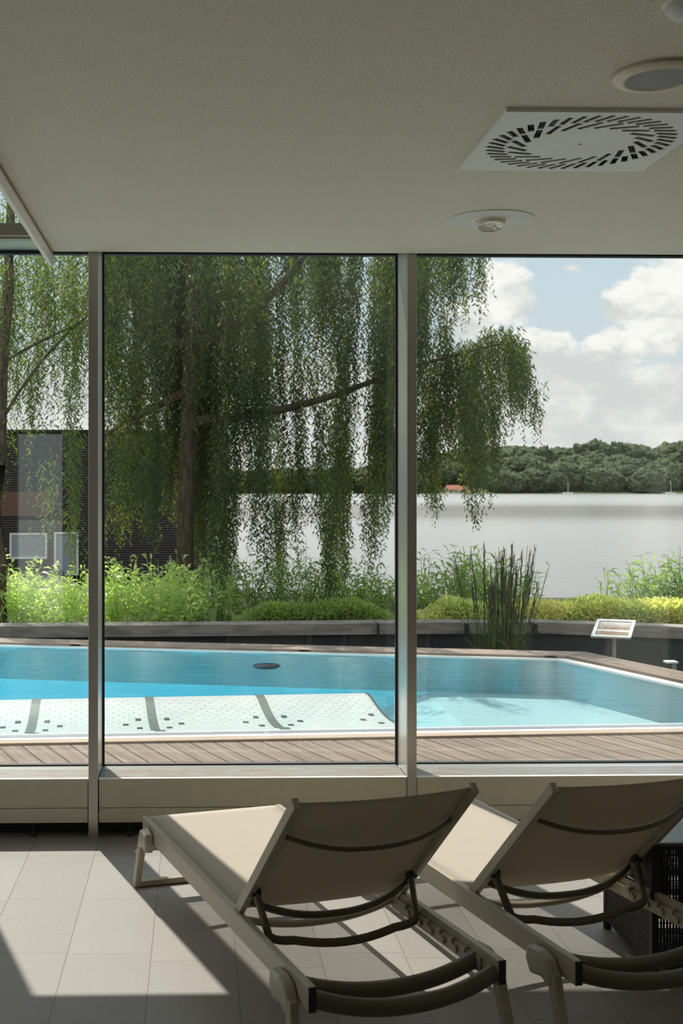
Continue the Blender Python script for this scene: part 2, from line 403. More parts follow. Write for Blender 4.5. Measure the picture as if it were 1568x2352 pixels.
def leaves(name, P, D, W, L, w, m, parent=None, droop=0.):
    """one mesh of many leaf blades: base P, direction D, side W, length L, width w (arrays)"""
    P, D, W = (np.asarray(x, float) for x in (P, D, W)); n = len(P)
    L = np.broadcast_to(np.asarray(L, float), (n,))[:, None]; w = np.broadcast_to(np.asarray(w, float), (n,))[:, None]
    mid = P+D*L*.42; tip = P+D*L+np.array([0, 0, -1.])*droop*L
    V = np.empty((n, 4, 3)); V[:, 0] = P; V[:, 1] = mid+W*w/2; V[:, 2] = tip; V[:, 3] = mid-W*w/2
    me = bpy.data.meshes.new(name)
    me.vertices.add(n*4); me.vertices.foreach_set('co', V.reshape(-1).astype(np.float32))
    me.loops.add(n*4); me.loops.foreach_set('vertex_index', np.arange(n*4, dtype=np.int32))
    me.polygons.add(n); me.polygons.foreach_set('loop_start', np.arange(0, n*4, 4, dtype=np.int32))
    me.update(calc_edges=True); me.validate()
    return link(name, me, m, parent)
def unit(a): return a/np.maximum(np.linalg.norm(a, axis=-1, keepdims=True), 1e-9)
def perp(D, n): return unit(np.cross(D, unit(RNG.normal(size=(n, 3)))))
# ------------------------------------------------------------------ room shell
YI, YG = 6.205, 6.55         # inner mullion face, glass plane
ZS, ZC, ZT = .30, 3.028, 3.096
struct(obj('floor', box(NB(), -6, 6, -4, YG+.06, -.25, 0), M['floor']), 'light grey rectangular floor tiles')
struct(obj('ceiling', box(NB(), -.745, 6, -4, 6.19, ZC, 3.45), M['ceil']), 'textured beige plaster ceiling')
bm = NB(); box(bm, -1.42, -.745, -4, 6.19, 3.75, 3.95); box(bm, -6, -1.4, -4, 6.19, 5.5, 5.7)  # left bay raised out of view so extra sun bounces to the ceiling
struct(obj('ceiling_atrium', bm, M['ceil']))
struct(obj('wall_upper', box(NB(), -1.42, -1.40, -4, 6.19, 3.96, 5.5), M['wallint']))
bm = NB(); box(bm, -1.42, 6, 6.26, 6.62, 3.78, 3.95); box(bm, -6, -1.42, 6.26, 6.62, 5.5, 5.7); box(bm, -.72, 6, 6.215, 6.62, ZT+.09, 3.78); box(bm, -1.38, 6, -4, 6.7, 3.96, 4.1); box(bm, -6, -1.38, -4, 6.7, 5.71, 5.9)
struct(obj('wall_roof_edge', bm, M['wallint']))
bm = NB(); box(bm, 2.86, 3.02, -4, 6.2, 0, ZC)
struct(obj('wall_right_bounce', bm, M['wallwhite']))  # unseen white wall added to bounce sun onto the ceiling
bm = NB(); box(bm, -6, -2.55, -4.2, -4, 0, 5.6); box(bm, -1.9, 6, -4.2, -4, 0, 3.95); box(bm, -2.55, -1.9, -4.2, -4, 2.6, 5.6); box(bm, -1.9, -1.3, -4.2, -4, 3.95, 5.6)
struct(obj('wall_back', bm, M['wallint']))
bm = NB(); box(bm, -6.2, -6, -4, YG, 0, .3); box(bm, -6.2, -6, -4, YG, 3.2, 5.7); box(bm, -6.2, -6, -4, 1., .3, 3.2); box(bm, -6.2, -6, 1., 1.3, .3, 3.2); box(bm, -6.2, -6, 5.6, YG, .3, 3.2)  # unseen side opening added to fill the room with daylight
struct(obj('wall_left', bm, M['wallint']))
struct(obj('trim_1', box(NB(), -.762, -.742, -4, 6.235, 2.962, 3.04), M['trimwhite'], bevel=.003), 'white edge strip hanging along the left side of the ceiling')
struct(obj('trim_2', box(NB(), -.7415, -.735, -4, 6.19, 3.020, 3.0279), M['stain']))
# mullions: slender dark profile with a bright glazing-side profile
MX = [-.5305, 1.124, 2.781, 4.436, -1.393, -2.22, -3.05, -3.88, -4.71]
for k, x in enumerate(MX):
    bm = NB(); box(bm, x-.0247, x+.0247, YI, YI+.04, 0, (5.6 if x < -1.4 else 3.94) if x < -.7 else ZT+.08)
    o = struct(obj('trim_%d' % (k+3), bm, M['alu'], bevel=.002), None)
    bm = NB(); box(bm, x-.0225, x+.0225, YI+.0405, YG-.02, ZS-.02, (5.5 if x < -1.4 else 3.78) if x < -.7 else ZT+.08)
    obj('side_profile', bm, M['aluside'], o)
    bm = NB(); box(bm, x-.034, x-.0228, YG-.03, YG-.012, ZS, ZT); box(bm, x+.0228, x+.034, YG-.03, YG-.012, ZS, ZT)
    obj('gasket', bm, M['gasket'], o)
# transom with bright underside, only free-standing left of the ceiling
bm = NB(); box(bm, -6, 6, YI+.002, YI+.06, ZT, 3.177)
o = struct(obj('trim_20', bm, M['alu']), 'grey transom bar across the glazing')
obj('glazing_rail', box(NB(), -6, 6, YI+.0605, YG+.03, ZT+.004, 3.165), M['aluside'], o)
obj('light_line', box(NB(), -6, 6, YI-.001, YI+.001, ZT+.012, ZT+.018), M['trimwhite'], o)
struct(obj('trim_21', box(NB(), -6, 6, YG-.025, YG+.02, ZT-.014, ZT+.003), M['gasket']))
# sill grille and bottom glazing rail
struct(obj('trim_22', box(NB(), -6, 6, YG-.10, YG+.03, ZS-.14, ZS-.002), M['aluside']), 'pale metal bottom rail of the glazing')
struct(obj('trim_23', box(NB(), -6, 6, YG-.02, YG+.02, ZS-.002, ZS+.005), M['gasket']))
xs = sorted(MX+[-6, 6]); wn = 0
for a, b in zip(xs[:-1], xs[1:]):
    wn += 1
    o = obj('window_%d' % wn, box(NB(), a+.034, b-.034, YG-.009, YG+.009, ZS+.014, ZT-.014), M['glass']); struct(o, 'clear glass pane of the window wall')
    if b < -.4:
        wn += 1; struct(obj('window_%d' % wn, box(NB(), a+.03, min(b-.03, -.5), YG-.009, YG+.009, 3.177, 5.5 if b < -1.3 else 3.78), M['glass']), 'upper glass pane above the transom')
# convector casings below the sill, one between each pair of mullions
SEGS = [(-1.367, -.5565, 'painted metal heater casing under the window left of the thin mullion', 'left'),
        (-.5025, 1.0985, 'long painted metal heater casing under the middle window pane behind the nearer lounger', 'mid'),
        (1.15, 2.755, 'painted metal heater casing under the right window pane behind the second lounger', 'right')]
for a, b, lab, _ in SEGS:
    e = empty('convector_casing', ((a+b)/2, YI+.004, 0), 0, lab, 'heater casing', 'heater casings under the windows')
    h = (b-a)/2
    bm = NB(); box(bm, -h+.002, h-.002, 0, .018, .155, ZS); obj('upper_panel', bm, M['casing'], e, bevel=.0015)
    bm = NB(); box(bm, -h+.002, h-.002, 0, .018, .078, .1525); obj('lower_panel', bm, M['casing'], e, bevel=.0015)
    bm = NB(); box(bm, -h, h, 0, .024, ZS+.0002, ZS+.005); obj('top_edge', bm, M['trimwhite'], e)
    bm = NB(); box(bm, -h, h, .0245, YG-.10-YI-.006, ZS-.03, ZS-.001); obj('grille', bm, M['sill'], e)
    bm = NB(); box(bm, -h, h, .10, .12, .005, ZS-.035); obj('back_panel', bm, M['gasket'], e)
    for fx in ((-.8, 0, .8) if h > .5 else (-.3, .12)):
        q = fx*h if h > .5 else fx
        bm = NB(); tube(bm, [(q, .03, .03), (q, .03, .2)], .005, seg=8); lathe(bm, [(0, 0), (.014, 0), (.014, .03), (.006, .036), (0, .036)], 12, (q, .03, 0))
        obj('foot', bm, M['cap'], e, True)
# ------------------------------------------------------------------ ceiling fittings
def vent():
    cx, cy, R = 1.348, 4.174, .3525
    e = empty('ceiling_vent', (cx, cy, ZC), 0, 'square white ceiling vent with a swirl of dark slots', 'air vent')
    bm = NB(); box(bm, -R, R, -R, R, -.014, -.0095)
    pl = obj('face_plate', bm, M['vent'], e, bevel=.0)
    bm = NB(); ang = math.radians(30); slots = []
    for k in range(44):
        ph = 2*PI*(k+.25)/44; lng = k % 2 == 0
        p = Vector((math.cos(ph), math.sin(ph), 0))*.322
        d = Matrix.Rotation(ang, 3, 'Z') @ (-p.normalized())
        for s0, s1 in ((.0, .078), (.090, .185)) if lng else ((.0, .078),):
            mid = p+d*(s0+s1)/2; slots.append((mid, math.atan2(d.y, d.x), (s1-s0)/2))
    for mid, a, h in slots:
        box(bm, -h, h, -.0108, .0108, -.03, .02, Matrix.Translation(mid) @ Matrix.Rotation(a, 4, 'Z'))
    cut = obj('cut', bm, None)
    md = pl.modifiers.new('b', 'BOOLEAN'); md.object = cut; md.operation = 'DIFFERENCE'; md.solver = 'EXACT'
    cut.parent = e
    bpy.context.view_layer.update()
    me = bpy.data.meshes.new_from_object(pl.evaluated_get(bpy.context.evaluated_depsgraph_get()))
    pl.modifiers.clear(); pl.data = me; cm = cut.data; bpy.data.objects.remove(cut); bpy.data.meshes.remove(cm)
    obj('plenum', box(NB(), -R+.012, R-.012, -R+.012, R-.012, -.001, -.0002), M['ventdark'], e)
    bm = NB(); ringprism(bm, [(-R+.001,-R+.001),(R-.001,-R+.001),(R-.001,R-.001),(-R+.001,R-.001)], [(-R+.008,-R+.008),(R-.008,-R+.008),(R-.008,R-.008),(-R+.008,R-.008)], -.0094, -.0003)
    obj('side_flange', bm, M['vent'], e)
    for mid, a, h in slots:
        bm = NB(); box(bm, -h*.97, h*.97, -.0045, .0045, -.0005, .0005, Matrix.Rotation(math.radians(50), 4, 'X'))
        o = obj('vane', bm, M['vane'], e); o.location = (mid.x, mid.y, -.0058); o.rotation_euler = (0, 0, a)
    obj('screw', lathe(NB(), [(0, -.0165), (.005, -.0155), (.006, -.0142), (0, -.0138)], 14), M['stain'], e)
vent()
e = empty('ceiling_speaker', (1.365, 3.50, ZC), 0, 'round ceiling speaker with cream rim and grey mesh', 'speaker')
obj('rim', lathe(NB(), [(.094, -.016), (.100, -.020), (.128, -.014), (.132, -.009), (.124, -.004), (.124, -.0005), (.094, -.0005)], 64, closed=True), M['cream'], e, True)
obj('grille', lathe(NB(), [(0, -.0175), (.05, -.0170), (.0945, -.0155), (.0945, -.006), (0, -.006)], 64), M['mesh'], e, True)
e = empty('downlight', (1.337, 5.406, ZC), 0, 'recessed downlight in a wide round pale plate near the window', 'lamp')
obj('plate', lathe(NB(), [(.074, -.004), (.194, -.004), (.195, -.002), (.195, -.0002), (.074, -.0002)], 72, closed=True), M['plate'], e, True)
obj('ring', lathe(NB(), [(.066, -.0045), (.070, -.009), (.078, -.0085), (.080, -.0042), (.07, -.0042)], 56, closed=True), M['trimwhite'], e, True)
gm = obj('lamp_head', lathe(NB(), [(.056, .03), (.062, .03), (.062, -.024), (.056, -.024)], 48, closed=True), M['cream'], e, True)
gm.location = (0, -.004, -.012); gm.rotation_euler = (math.radians(-12), 0, 0)
rf = obj('reflector', lathe(NB(), [(.0555, -.021), (.045, -.012), (.028, -.006), (0, -.004)], 24), M['chrome'], gm)
sm = at_z(1588, 2, ZC)
e = empty('smoke_detector', (sm.x, sm.y, ZC), 0, 'pale domed ceiling fitting cut off by the top right corner', 'detector')
obj('base', lathe(NB(), [(0, -.0002), (.070, -.0002), (.072, -.006), (.064, -.012), (0, -.012)], 48), M['cream'], e, True)
obj('dome', lathe(NB(), [(.063, -.0122), (.062, -.024), (.05, -.036), (.025, -.043), (0, -.045)], 48), M['plate'], e, True)
# ------------------------------------------------------------------ sun loungers
def lounger(origin, rz, label):
    """origin = world point of the head-end left outer corner; local x across, y towards the foot end"""
    W2, LEN, HN = .335, 1.975, .71
    off = Matrix.Rotation(rz, 3, 'Z') @ Vector((W2, LEN/2, 0))
    r = empty('sun_lounger', (origin[0]+off.x, origin[1]+off.y, 0), rz, label, 'sun lounger', 'sun loungers by the window')
    Y0 = -LEN/2; hy = Y0+HN; ph = math.radians(43.5); RT = .32
    for s in (-1, 1):
        bm = NB(); box(bm, s*W2-.013*(1+s), s*W2+.013*(1-s), Y0+.004, -Y0, RT-.078, RT)
        o = obj('side_rail', bm, M['frame'], r, bevel=.004)
        bm = NB(); box(bm, s*W2-.0125*(1+s), s*W2+.0125*(1-s), Y0, Y0+.0035, RT-.077, RT-.001); obj('end_cap', bm, M['cap'], o)
        bm = NB(); x = s*(W2-.031); box(bm, x-.004, x+.004, Y0+.10, hy+.02, RT-.072, RT-.028)
        for k in range(6):
            yy = Y0+.17+k*.085
            lathe_pts = [(x-s*.012, yy, RT-.052), (x, yy, RT-.052)]
            tube(bm, lathe_pts, .014, seg=10); box(bm, x-.013, x+.004, yy+.014, yy+.036, RT-.04, RT-.022)
        obj('ratchet_rack', bm, M['frame'], r)
    bm = NB(); box(bm, -W2+.027, W2-.027, -Y0-.03, -Y0-.001, RT-.07, RT-.012); obj('foot_rail', bm, M['frame'], r, bevel=.003)
    # seat sling, slightly slack
    bm = NB(); nx, ny = 8, 24; g = []
    for j in range(ny+1):
        y = hy+.005+(-Y0-.004-hy-.005)*j/ny
        g.append([bm.verts.new(((-1+2*i/nx)*(W2-.0275), y, RT-.003-.010*(1-(-1+2*i/nx)**2)*math.sin(PI*min(1, j/ny*1.0)))) for i in range(nx+1)])
    for j in range(ny):
        for i in range(nx): bm.faces.new((g[j][i], g[j][i+1], g[j+1][i+1], g[j+1][i]))
    o = obj('seat_sling', bm, M['sling'], r, True); md = o.modifiers.new('s', 'SOLIDIFY'); md.thickness = .003
    # backrest: its own frame in local coordinates (u across, w up the back)
    br = bpy.data.objects.new('backrest', bpy.data.meshes.new('backrest'))
    up = Vector((0, -math.cos(ph), math.sin(ph))); nb = Vector((0, -math.sin(ph), -math.cos(ph))); H0 = Vector((0, hy, RT-.004))
    def BP(u, w, d=0.): return H0+Vector((u, 0, 0))+up*w+nb*d
    BL, BW = .755, W2-.022
    bm = NB(); g = []
    for j in range(17):
        w = .03+(BL-.035)*j/16
        g.append([bm.verts.new(BP((-1+2*i/10)*(BW-.006), w, .006+.012*(1-(-1+2*i/10)**2))) for i in range(11)])
    for j in range(16):
        for i in range(10): bm.faces.new((g[j][i], g[j][i+1], g[j+1][i+1], g[j+1][i]))
    br = obj('backrest', bm, M['slingback'], r, True); md = br.modifiers.new('s', 'SOLIDIFY'); md.thickness = .003
    for s in (-1, 1):
        bm = NB(); tube(bm, [BP(s*BW, -.012, .010), BP(s*BW, BL, .010)], .012, .019, up=nb, sharp=True)
        obj('back_rail', bm, M['frame'], br, bevel=.003)
    def bow(w0, d0, depth, ra, rb, inset=.01):
        pts = []
        for k in range(25):
            t = -1+2*k/24; pts.append(BP(t*(BW-inset), w0, d0+depth*(1-abs(t)**2.4)))
        bm = NB(); tube(bm, pts, ra, rb, 12, up=nb); return bm
    obj('upper_bow', bow(.555, .012, .075, .013, .009), M['darkbar'], br, True)
    obj('lower_bow', bow(.10, .014, .085, .016, .013), M['darkbar'], br, True)
    # prop stand
    px = BW-.016; pv = BP(0, .17, .02)
    low = Vector((0, Y0+.485, RT-.045)); pts = []
    a, b = Vector((-px, pv.y, pv.z)), Vector((-px+.02, low.y+.01, low.z+.02))
    left = [a, a.lerp(b, .5), b] + bezier(b, (-px+.028, low.y, low.z), (-px+.11, low.y, low.z-.004), 5)[1:]
    mid = [Vector((x, low.y-.012*(1-(x/(px-.11))**2), low.z-.004-.022*(1-(x/(px-.11))**2))) for x in np.linspace(-px+.13, px-.13, 9)]
    pts = left+mid+[Vector((-q.x, q.y, q.z)) for q in left[::-1]]
    pr = obj('prop_stand', tube(NB(), pts, .011, .015, 10, up=(0, .3, 1)), M['darkbar'], r, True)
    for s in (-1, 1): obj('pivot_knob', tube(NB(), [(s*(px-.016), pv.y, pv.z), (s*(px+.016), pv.y, pv.z)], .017, seg=14), M['cap'], pr, True)
    # cross members
    def cross(y, z, sag, ra, rb, dy=0.):
        pts = [(t*(W2-.027), y-dy*(1-t*t), z-sag*(1-abs(t)**2.2)) for t in np.linspace(-1, 1, 25)]
        return tube(NB(), pts, ra, rb, 14)
    obj('cross_bar', cross(hy+.03, RT-.045, .05, .018, .013), M['frame'], r, True)
    obj('cross_bar', cross(Y0+.145, RT-.048, .045, .024, .027, .02), M['darkbar'], r, True)
    obj('cross_bar', cross(Y0+.030, RT-.048, .048, .024, .028, .03), M['darkbar'], r, True)
    obj('cross_bar', cross(-Y0-.40, RT-.05, .05, .018, .013), M['frame'], r, True)
    # legs: moulded bracket outside the rail, flat leg sloping to the floor, floor bar joining the pair
    for sy in (1, -1):
        ye = Y0 if sy > 0 else -Y0
        for s in (-1, 1):
            xo = s*(W2+.001)
            bm = NB(); prof = [(.245, .250), (.235, .300), (.150, .306), (.105, .292), (.070, .245), (.062, .215), (.100, .205), (.140, .220), (.215, .208)] if sy > 0 else \
                              [(.205, .245), (.195, .290), (.130, .302), (.095, .292), (.066, .250), (.058, .215), (.095, .205), (.135, .222), (.195, .205)]
            A = [bm.verts.new((xo, ye+sy*y, z)) for y, z in prof]; B = [bm.verts.new((xo+s*.040, ye+sy*(y*.92+.012), z-.004 if z > .26 else z+.002)) for y, z in prof]
            bm.faces.new(A[::-1]); bm.faces.new(B)
            for i in range(len(A)): bm.faces.new((A[i], A[(i+1) % len(A)], B[(i+1) % len(A)], B[i]))
            lg = None
            pts = [Vector((xo+s*.021, ye+sy*.088, .25)), Vector((xo+s*.023, ye+sy*.07, .19)), Vector((xo+s*.025, ye+sy*.02, .07)), Vector((xo+s*.025, ye-sy*.004, .020)), ]
            b2 = tube(NB(), pts, .015, [.024, .023, .020, .018], up=(0, 1, 0), sharp=True)
            lg = obj('leg', b2, M['bracket'] if False else M['frame'], r, bevel=.005, seg=2)
            obj('leg_bracket', bm, M['bracket'], lg, bevel=.010, seg=3)
        bm = NB(); yy = ye-sy*.002; box(bm, -W2-.038, W2+.038, yy-.018, yy+.018, .002, .030)
        obj('floor_bar', bm, M['frame'], r, bevel=.006)
    return r
oA = at_z(709, 2269, .32); oB = at_z(1322, 2209, .32)
lounger(oA, math.radians(17.0), 'taupe sun lounger with raised back, nearer one standing left in the sun patch')
lounger(oB, math.radians(15.4), 'taupe sun lounger with raised back standing beside the black rattan box')
# ------------------------------------------------------------------ black rattan side table
def rattan():
    x0, x1, y0, y1, zt = 1.675, 2.22, 4.36, 4.89, .50
    cx, cy = (x0+x1)/2, (y0+y1)/2; hx, hy = (x1-x0)/2, (y1-y0)/2
    e = empty('rattan_table', (cx, cy, 0), 0, 'black woven rattan box table right of the second lounger', 'side table')
    obj('table_top', box(NB(), -hx, hx, -hy, hy, zt-.028, zt), M['rattantop'], e, bevel=.010)
    def side(horizontal, c, half):
        bm = NB(); n = 44
        for k in range(n):
            t = -half+.012+(2*half-.024)*k/(n-1)
            w = .0047
            zs = np.linspace(.035, zt-.03, 12); j = [random.uniform(-.0012, .0012) for _ in zs]
            pts = [((t+j[i], c, z) if horizontal else (c, t+j[i], z)) for i, z in enumerate(zs)]
            tube(bm, pts, w, .0028, 6, up=(0, 1, 0) if horizontal else (1, 0, 0))
        z = .04
        while z < zt-.04:
            tube(bm, [((-half, c, z) if horizontal else (c, -half, z)), ((half, c, z) if horizontal else (c, half, z))], .0024, seg=5)
            z += random.choice((.007, .007, .009, .02)) 
        return bm
    for h, c, hf in ((True, -hy+.006, hx), (True, hy-.006, hx), (False, -hx+.006, hy), (False, hx-.006, hy)):
        obj('woven_side', side(h, c, hf-.012), M['rattan'], e)
    for sx in (-1, 1):
        for sy in (-1, 1):
            bm = NB(); x, y = sx*(hx-.014), sy*(hy-.014); box(bm, x-.014, x+.014, y-.014, y+.014, .028, zt-.029)
            o = obj('corner_post', bm, M['rattan'], e, bevel=.005)
            obj('foot', lathe(NB(), [(0, 0), (.016, 0), (.018, .0275), (0, .0275)], 16, (x, y, 0)), M['cap'], o, True)
rattan()
# ------------------------------------------------------------------ pool terrace
ZD = .24
def line(p, q): return (Vector(p[:2]), Vector(q[:2]))
NL, NR = at_z(0, 1700, ZD), at_z(1568, 1673, ZD)
dn = (NR-NL).normalized()
P_nl = NL-dn*5.5; P_nr = NL+dn*6.3
FL, FC = at_z(0, 1480, ZD), at_z(1300, 1512, ZD)
df = (FL-FC).normalized(); P_fl = FL+df*4.3
RA = at_z(1568, 1570, ZD); da = (RA-FC).normalized()
def isect(p, d, q, e):
    den = d.x*e.y-d.y*e.x; t = ((q.x-p.x)*e.y-(q.y-p.y)*e.x)/den; return p+d*t
P_rc = isect(FC, da, NL, dn)
POOL = [Vector((p.x, p.y)) for p in (P_nl, P_rc, FC, P_fl)]       # counter-clockwise
def inset(poly, k):
    n = len(poly); out = []; ks = k if isinstance(k, (list, tuple)) else [k]*n
    L = []
    for i in range(n):
        a, b = poly[i], poly[(i+1)%n]; d = (b-a).normalized(); nrm = Vector((-d.y, d.x)); L.append((a+nrm*ks[i], d))
    for i in range(n):
        p, d = L[i-1]; q, e = L[i]; out.append(isect(p, d, q, e))
    return out
deckp = [(-9, YG+.045), (9, YG+.045), tuple(NL.xy+dn.xy*9), tuple(NL.xy-dn.xy*9)]
struct(obj('deck', prism(NB(), deckp, .02, ZD-.014), M['deck']), 'weathered diagonal wooden decking between window and pool')
# low rim board along the near edge
a = NL-dn*9; b = NL+dn*9; nn = Vector((-dn.y, dn.x, 0))
struct(obj('trim_24', prism(NB(), [tuple((a-nn*.105).xy), tuple((b-nn*.105).xy), tuple((b-nn*.002).xy), tuple((a-nn*.002).xy)], ZD-.0135, ZD+.001), M['lip']), 'wooden edge board along the near pool edge')
pin = inset(POOL, [.185, .10, .045, .05])
struct(obj('pool_rim', ringprism(NB(), POOL, pin, -.1, ZD-.002), M['rim']), 'white pool rim')
g0 = NL+nn*.075-dn*5; g1 = NL+nn*.075+dn*5.6
struct(obj('pool_gutter', prism(NB(), [tuple(g0.xy), tuple(g1.xy), tuple((g1+nn*.078).xy), tuple((g0+nn*.078).xy)], ZD-.0019, ZD+.0005), M['gutter']), 'grey overflow grate along the near pool edge')
# basin: walls and a floor that is deeper on the left
bm = NB(); sh = [Vector(p) for p in pin]
def floor_z(x): 
    t = max(0., min(1., (x-1.1)/1.2)); t = t*t*(3-2*t); return -.55+(.45)*t
N = 40; xs_ = np.linspace(-7.5, 5.4, N+1); A, B = [], []
pn, pd = sh[0], (sh[1]-sh[0]).normalized()
def ynear(x): return pn.y+(x-pn.x)*pd.y/pd.x
def yfar(x):
    if x <= sh[2].x: d = sh[2]-sh[3]; return sh[3].y+(x-sh[3].x)*d.y/d.x
    d = sh[1]-sh[2]; return sh[2].y+(x-sh[2].x)*d.y/d.x
xs_ = np.array(sorted(list(np.linspace(sh[3].x+.01, sh[1].x-.02, N))+[sh[2].x]))
TA, TB = [], []
for x in xs_:
    A.append(bm.verts.new((x, ynear(x), floor_z(x)))); B.append(bm.verts.new((x, max(yfar(x), ynear(x)+.01), floor_z(x))))
    TA.append(bm.verts.new((x, ynear(x), ZD-.02))); TB.append(bm.verts.new((x, max(yfar(x), ynear(x)+.01), ZD-.02)))
for i in range(len(xs_)-1):
    bm.faces.new((A[i], A[i+1], B[i+1], B[i])); bm.faces.new((TA[i], TA[i+1], A[i+1], A[i])); bm.faces.new((B[i], B[i+1], TB[i+1], TB[i]))
bm.faces.new((A[0], B[0], TB[0], TA[0])); bm.faces.new((A[-1], TA[-1], TB[-1], B[-1]))
o = struct(obj('pool_basin', bm, [M['lining'], M['poolwall']]), 'pale turquoise pool lining')
for p in o.data.polygons: p.material_index = 0 if abs(p.normal.z) > .5 and p.center.x > 1.55 else 1  # deep floor shares the wall colour with painted-in water scatter
wp = inset(POOL, [.18, .09, .035, .04])
struct(obj('pool_water', prism(NB(), [tuple(p) for p in wp], -.75, .205), M['water']), 'clear blue pool water')
# timber coping on far and right sides
cop_out = inset(POOL, [0, -.34, -.335, -.3])
cf = [tuple(POOL[3]), tuple(POOL[2]), tuple(cop_out[2]), tuple(cop_out[3])]
struct(obj('trim_25', prism(NB(), [cf[0], cf[3], cf[2], cf[1]], ZD-.05, ZD+.022), M['coping']), 'weathered wooden coping along the far pool edge')
M['coping2'] = m_wood('coping_wood_side', (.16, .12, .092), (.27, .21, .165), math.radians(-71), .115)
cr = [tuple(POOL[1]), tuple(cop_out[1]), tuple(cop_out[2]), tuple(POOL[2])]
struct(obj('trim_26', prism(NB(), cr, ZD-.05, ZD+.024), M['coping2']), 'lighter wooden coping along the right arm of the pool')
# massage bench under the shallow water
def bench():
    O = Vector((1.48, 8.13, 0)); ax = Vector((-1, -.0585, 0)).normalized(); ay = Vector((-.11, 1, 0)).normalized()
    R = Matrix(((-ax.x, ay.x, 0, O.x), (-ax.y, ay.y, 0, O.y), (0, 0, 1, 0), (0, 0, 0, 1)))
    prof = [(-.40, .172), (-.2, .165), (.1, .148), (.3, .130), (.47, .118), (.65, .112), (.8, .116), (.95, .130), (1.1, .152), (1.22, .172), (1.33, .180), (1.42, .176), (1.49, .158), (1.53, .12)]
    def zq(q):
        for (a, za), (b, zb) in zip(prof[:-1], prof[1:]):
            if q <= b: t = (q-a)/(b-a); return za+(zb-za)*t
        return prof[-1][1]
    XL = -6.4
    e = empty('pool_bench', (0, 0, 0), 0, 'white perforated mosaic massage bench under the near left pool water', 'pool bench')
    e.matrix_world = R
    bm = NB(); g = []
    qs = np.linspace(-.40, 1.53, 48)
    for x in (XL, 0.): g.append([bm.verts.new((x, q, zq(q))) for q in qs]+[bm.verts.new((x, 1.53, -.55)), bm.verts.new((x, -.40, -.55))])
    n = len(g[0])
    for i in range(n): bm.faces.new((g[0][i], g[0][(i+1)%n], g[1][(i+1)%n], g[1][i]))
    bm.faces.new(g[0][::-1]); bm.faces.new(g[1])
    b0 = obj('bench_body', bm, M['bench'], e, True)
    def strip(x0, x1, q0, q1, m, name, lift=.004):
        bm = NB(); qq = np.linspace(q0, q1, max(3, int((q1-q0)/.03)+2)); A = []; 
        for q in qq: A.append((bm.verts.new((x0, q, zq(q)+lift)), bm.verts.new((x1, q, zq(q)+lift)), bm.verts.new((x1, q, zq(q)-.01)), bm.verts.new((x0, q, zq(q)-.01))))
        for i in range(len(A)-1):
            for k in range(4): bm.faces.new((A[i][k], A[i][(k+1)%4], A[i+1][(k+1)%4], A[i+1][k]))
        bm.faces.new(A[0]); bm.faces.new(A[-1][::-1]); return obj(name, bm, m, e, True)
    for k in range(4):
        xc = -.868*(k+1)
        strip(xc-.033, xc+.033, .36, 1.515, M['stripe'], 'stripe')
        strip(xc-.028+.02, xc+.045+.02, .03, .35, M['stripe'], 'stripe')
        for dx, q in ((-.20, .64), (-.105, .80), (.105, .80), (-.105, .48), (.105, .48), (.20, .64)):
            strip(xc+dx-.020, xc+dx+.020, q-.030, q+.030, M['tiled'], 'tile')
    for dx, q in ((-.20, .64), (-.105, .80), (-.105, .48)):
        strip(dx-.020, dx+.020, q-.03, q+.03, M['tiled'], 'tile')
    strip(-.016, .003, -.3, 1.525, M['tiled'], 'edge_strip')
bench()
# floating disc
fp = at_z(612, 1530, .205)
e = empty('pool_float', (fp.x, fp.y, .205), 0, 'dark teal disc floating on the far pool water', 'pool float')
obj('disc', lathe(NB(), [(0, -.02), (.10, -.015), (.128, .003), (.118, .012), (.05, .018), (0, .018)], 40), M['floatm'], e, True)
bm = NB()
for k in range(5): box(bm, -.03+k*.022, -.018+k*.022, -.07, -.04, .012, .020)
obj('red_marks', bm, M['floatred'], e); bm = NB()
for k in range(3): box(bm, -.075+k*.02, -.063+k*.02, -.02, .01, .013, .0205)
obj('blue_marks', bm, M['floatblue'], e)
# ------------------------------------------------------------------ wall, bank, lake
struct(obj('ground_strip', box(NB(), -14, 14, 9.2, 13.9, -.65, -.6), M['gravel']))
struct(obj('ground_under_deck', box(NB(), -14, 14, YG+.07, 9.1, -.95, -.9), M['gravel']))
wl = [at_z(u, v, .32).xy for u, v in [(0, 1439), (500, 1435), (890, 1431), (1230, 1429), (1568, 1441)]]
wl = [wl[0]+(wl[0]-wl[1]).normalized()*8]+wl+[wl[-1]+(wl[-1]-wl[-2]).normalized()*5]
def wallpoly(t0, t1): 
    f = [Vector((p.x, p.y+t0)) for p in wl]; b = [Vector((p.x, p.y+t1)) for p in wl[::-1]]; return [tuple(p) for p in f+b]
def stripwall(t0, t1, z0, z1):
    bm = NB(); n = len(wl); V = []
    for p in wl: V.append([bm.verts.new((p.x, p.y+t, z)) for t, z in ((t0, z0), (t1, z0), (t1, z1), (t0, z1))])
    for i in range(n-1):
        for k in range(4): bm.faces.new((V[i][k], V[i][(k+1)%4], V[i+1][(k+1)%4], V[i+1][k]))
    bm.faces.new(V[0]); bm.faces.new(V[-1][::-1]); return bm
struct(obj('retaining_wall', stripwall(.05, .30, -.6, .195), M['panel']), 'anthracite retaining wall behind the pool')
struct(obj('trim_27', stripwall(0, .34, .1955, .32), M['capstone']), 'weathered grey cap on the retaining wall')
bm = NB()
for u in (436, 870, 1075, 1232): 
    q = at_z(u, 1434, .32); box(bm, q.x-.004, q.x+.004, q.y-.03, q.y+.35, .19, .3215)
struct(obj('trim_28', bm, M['gasket']))
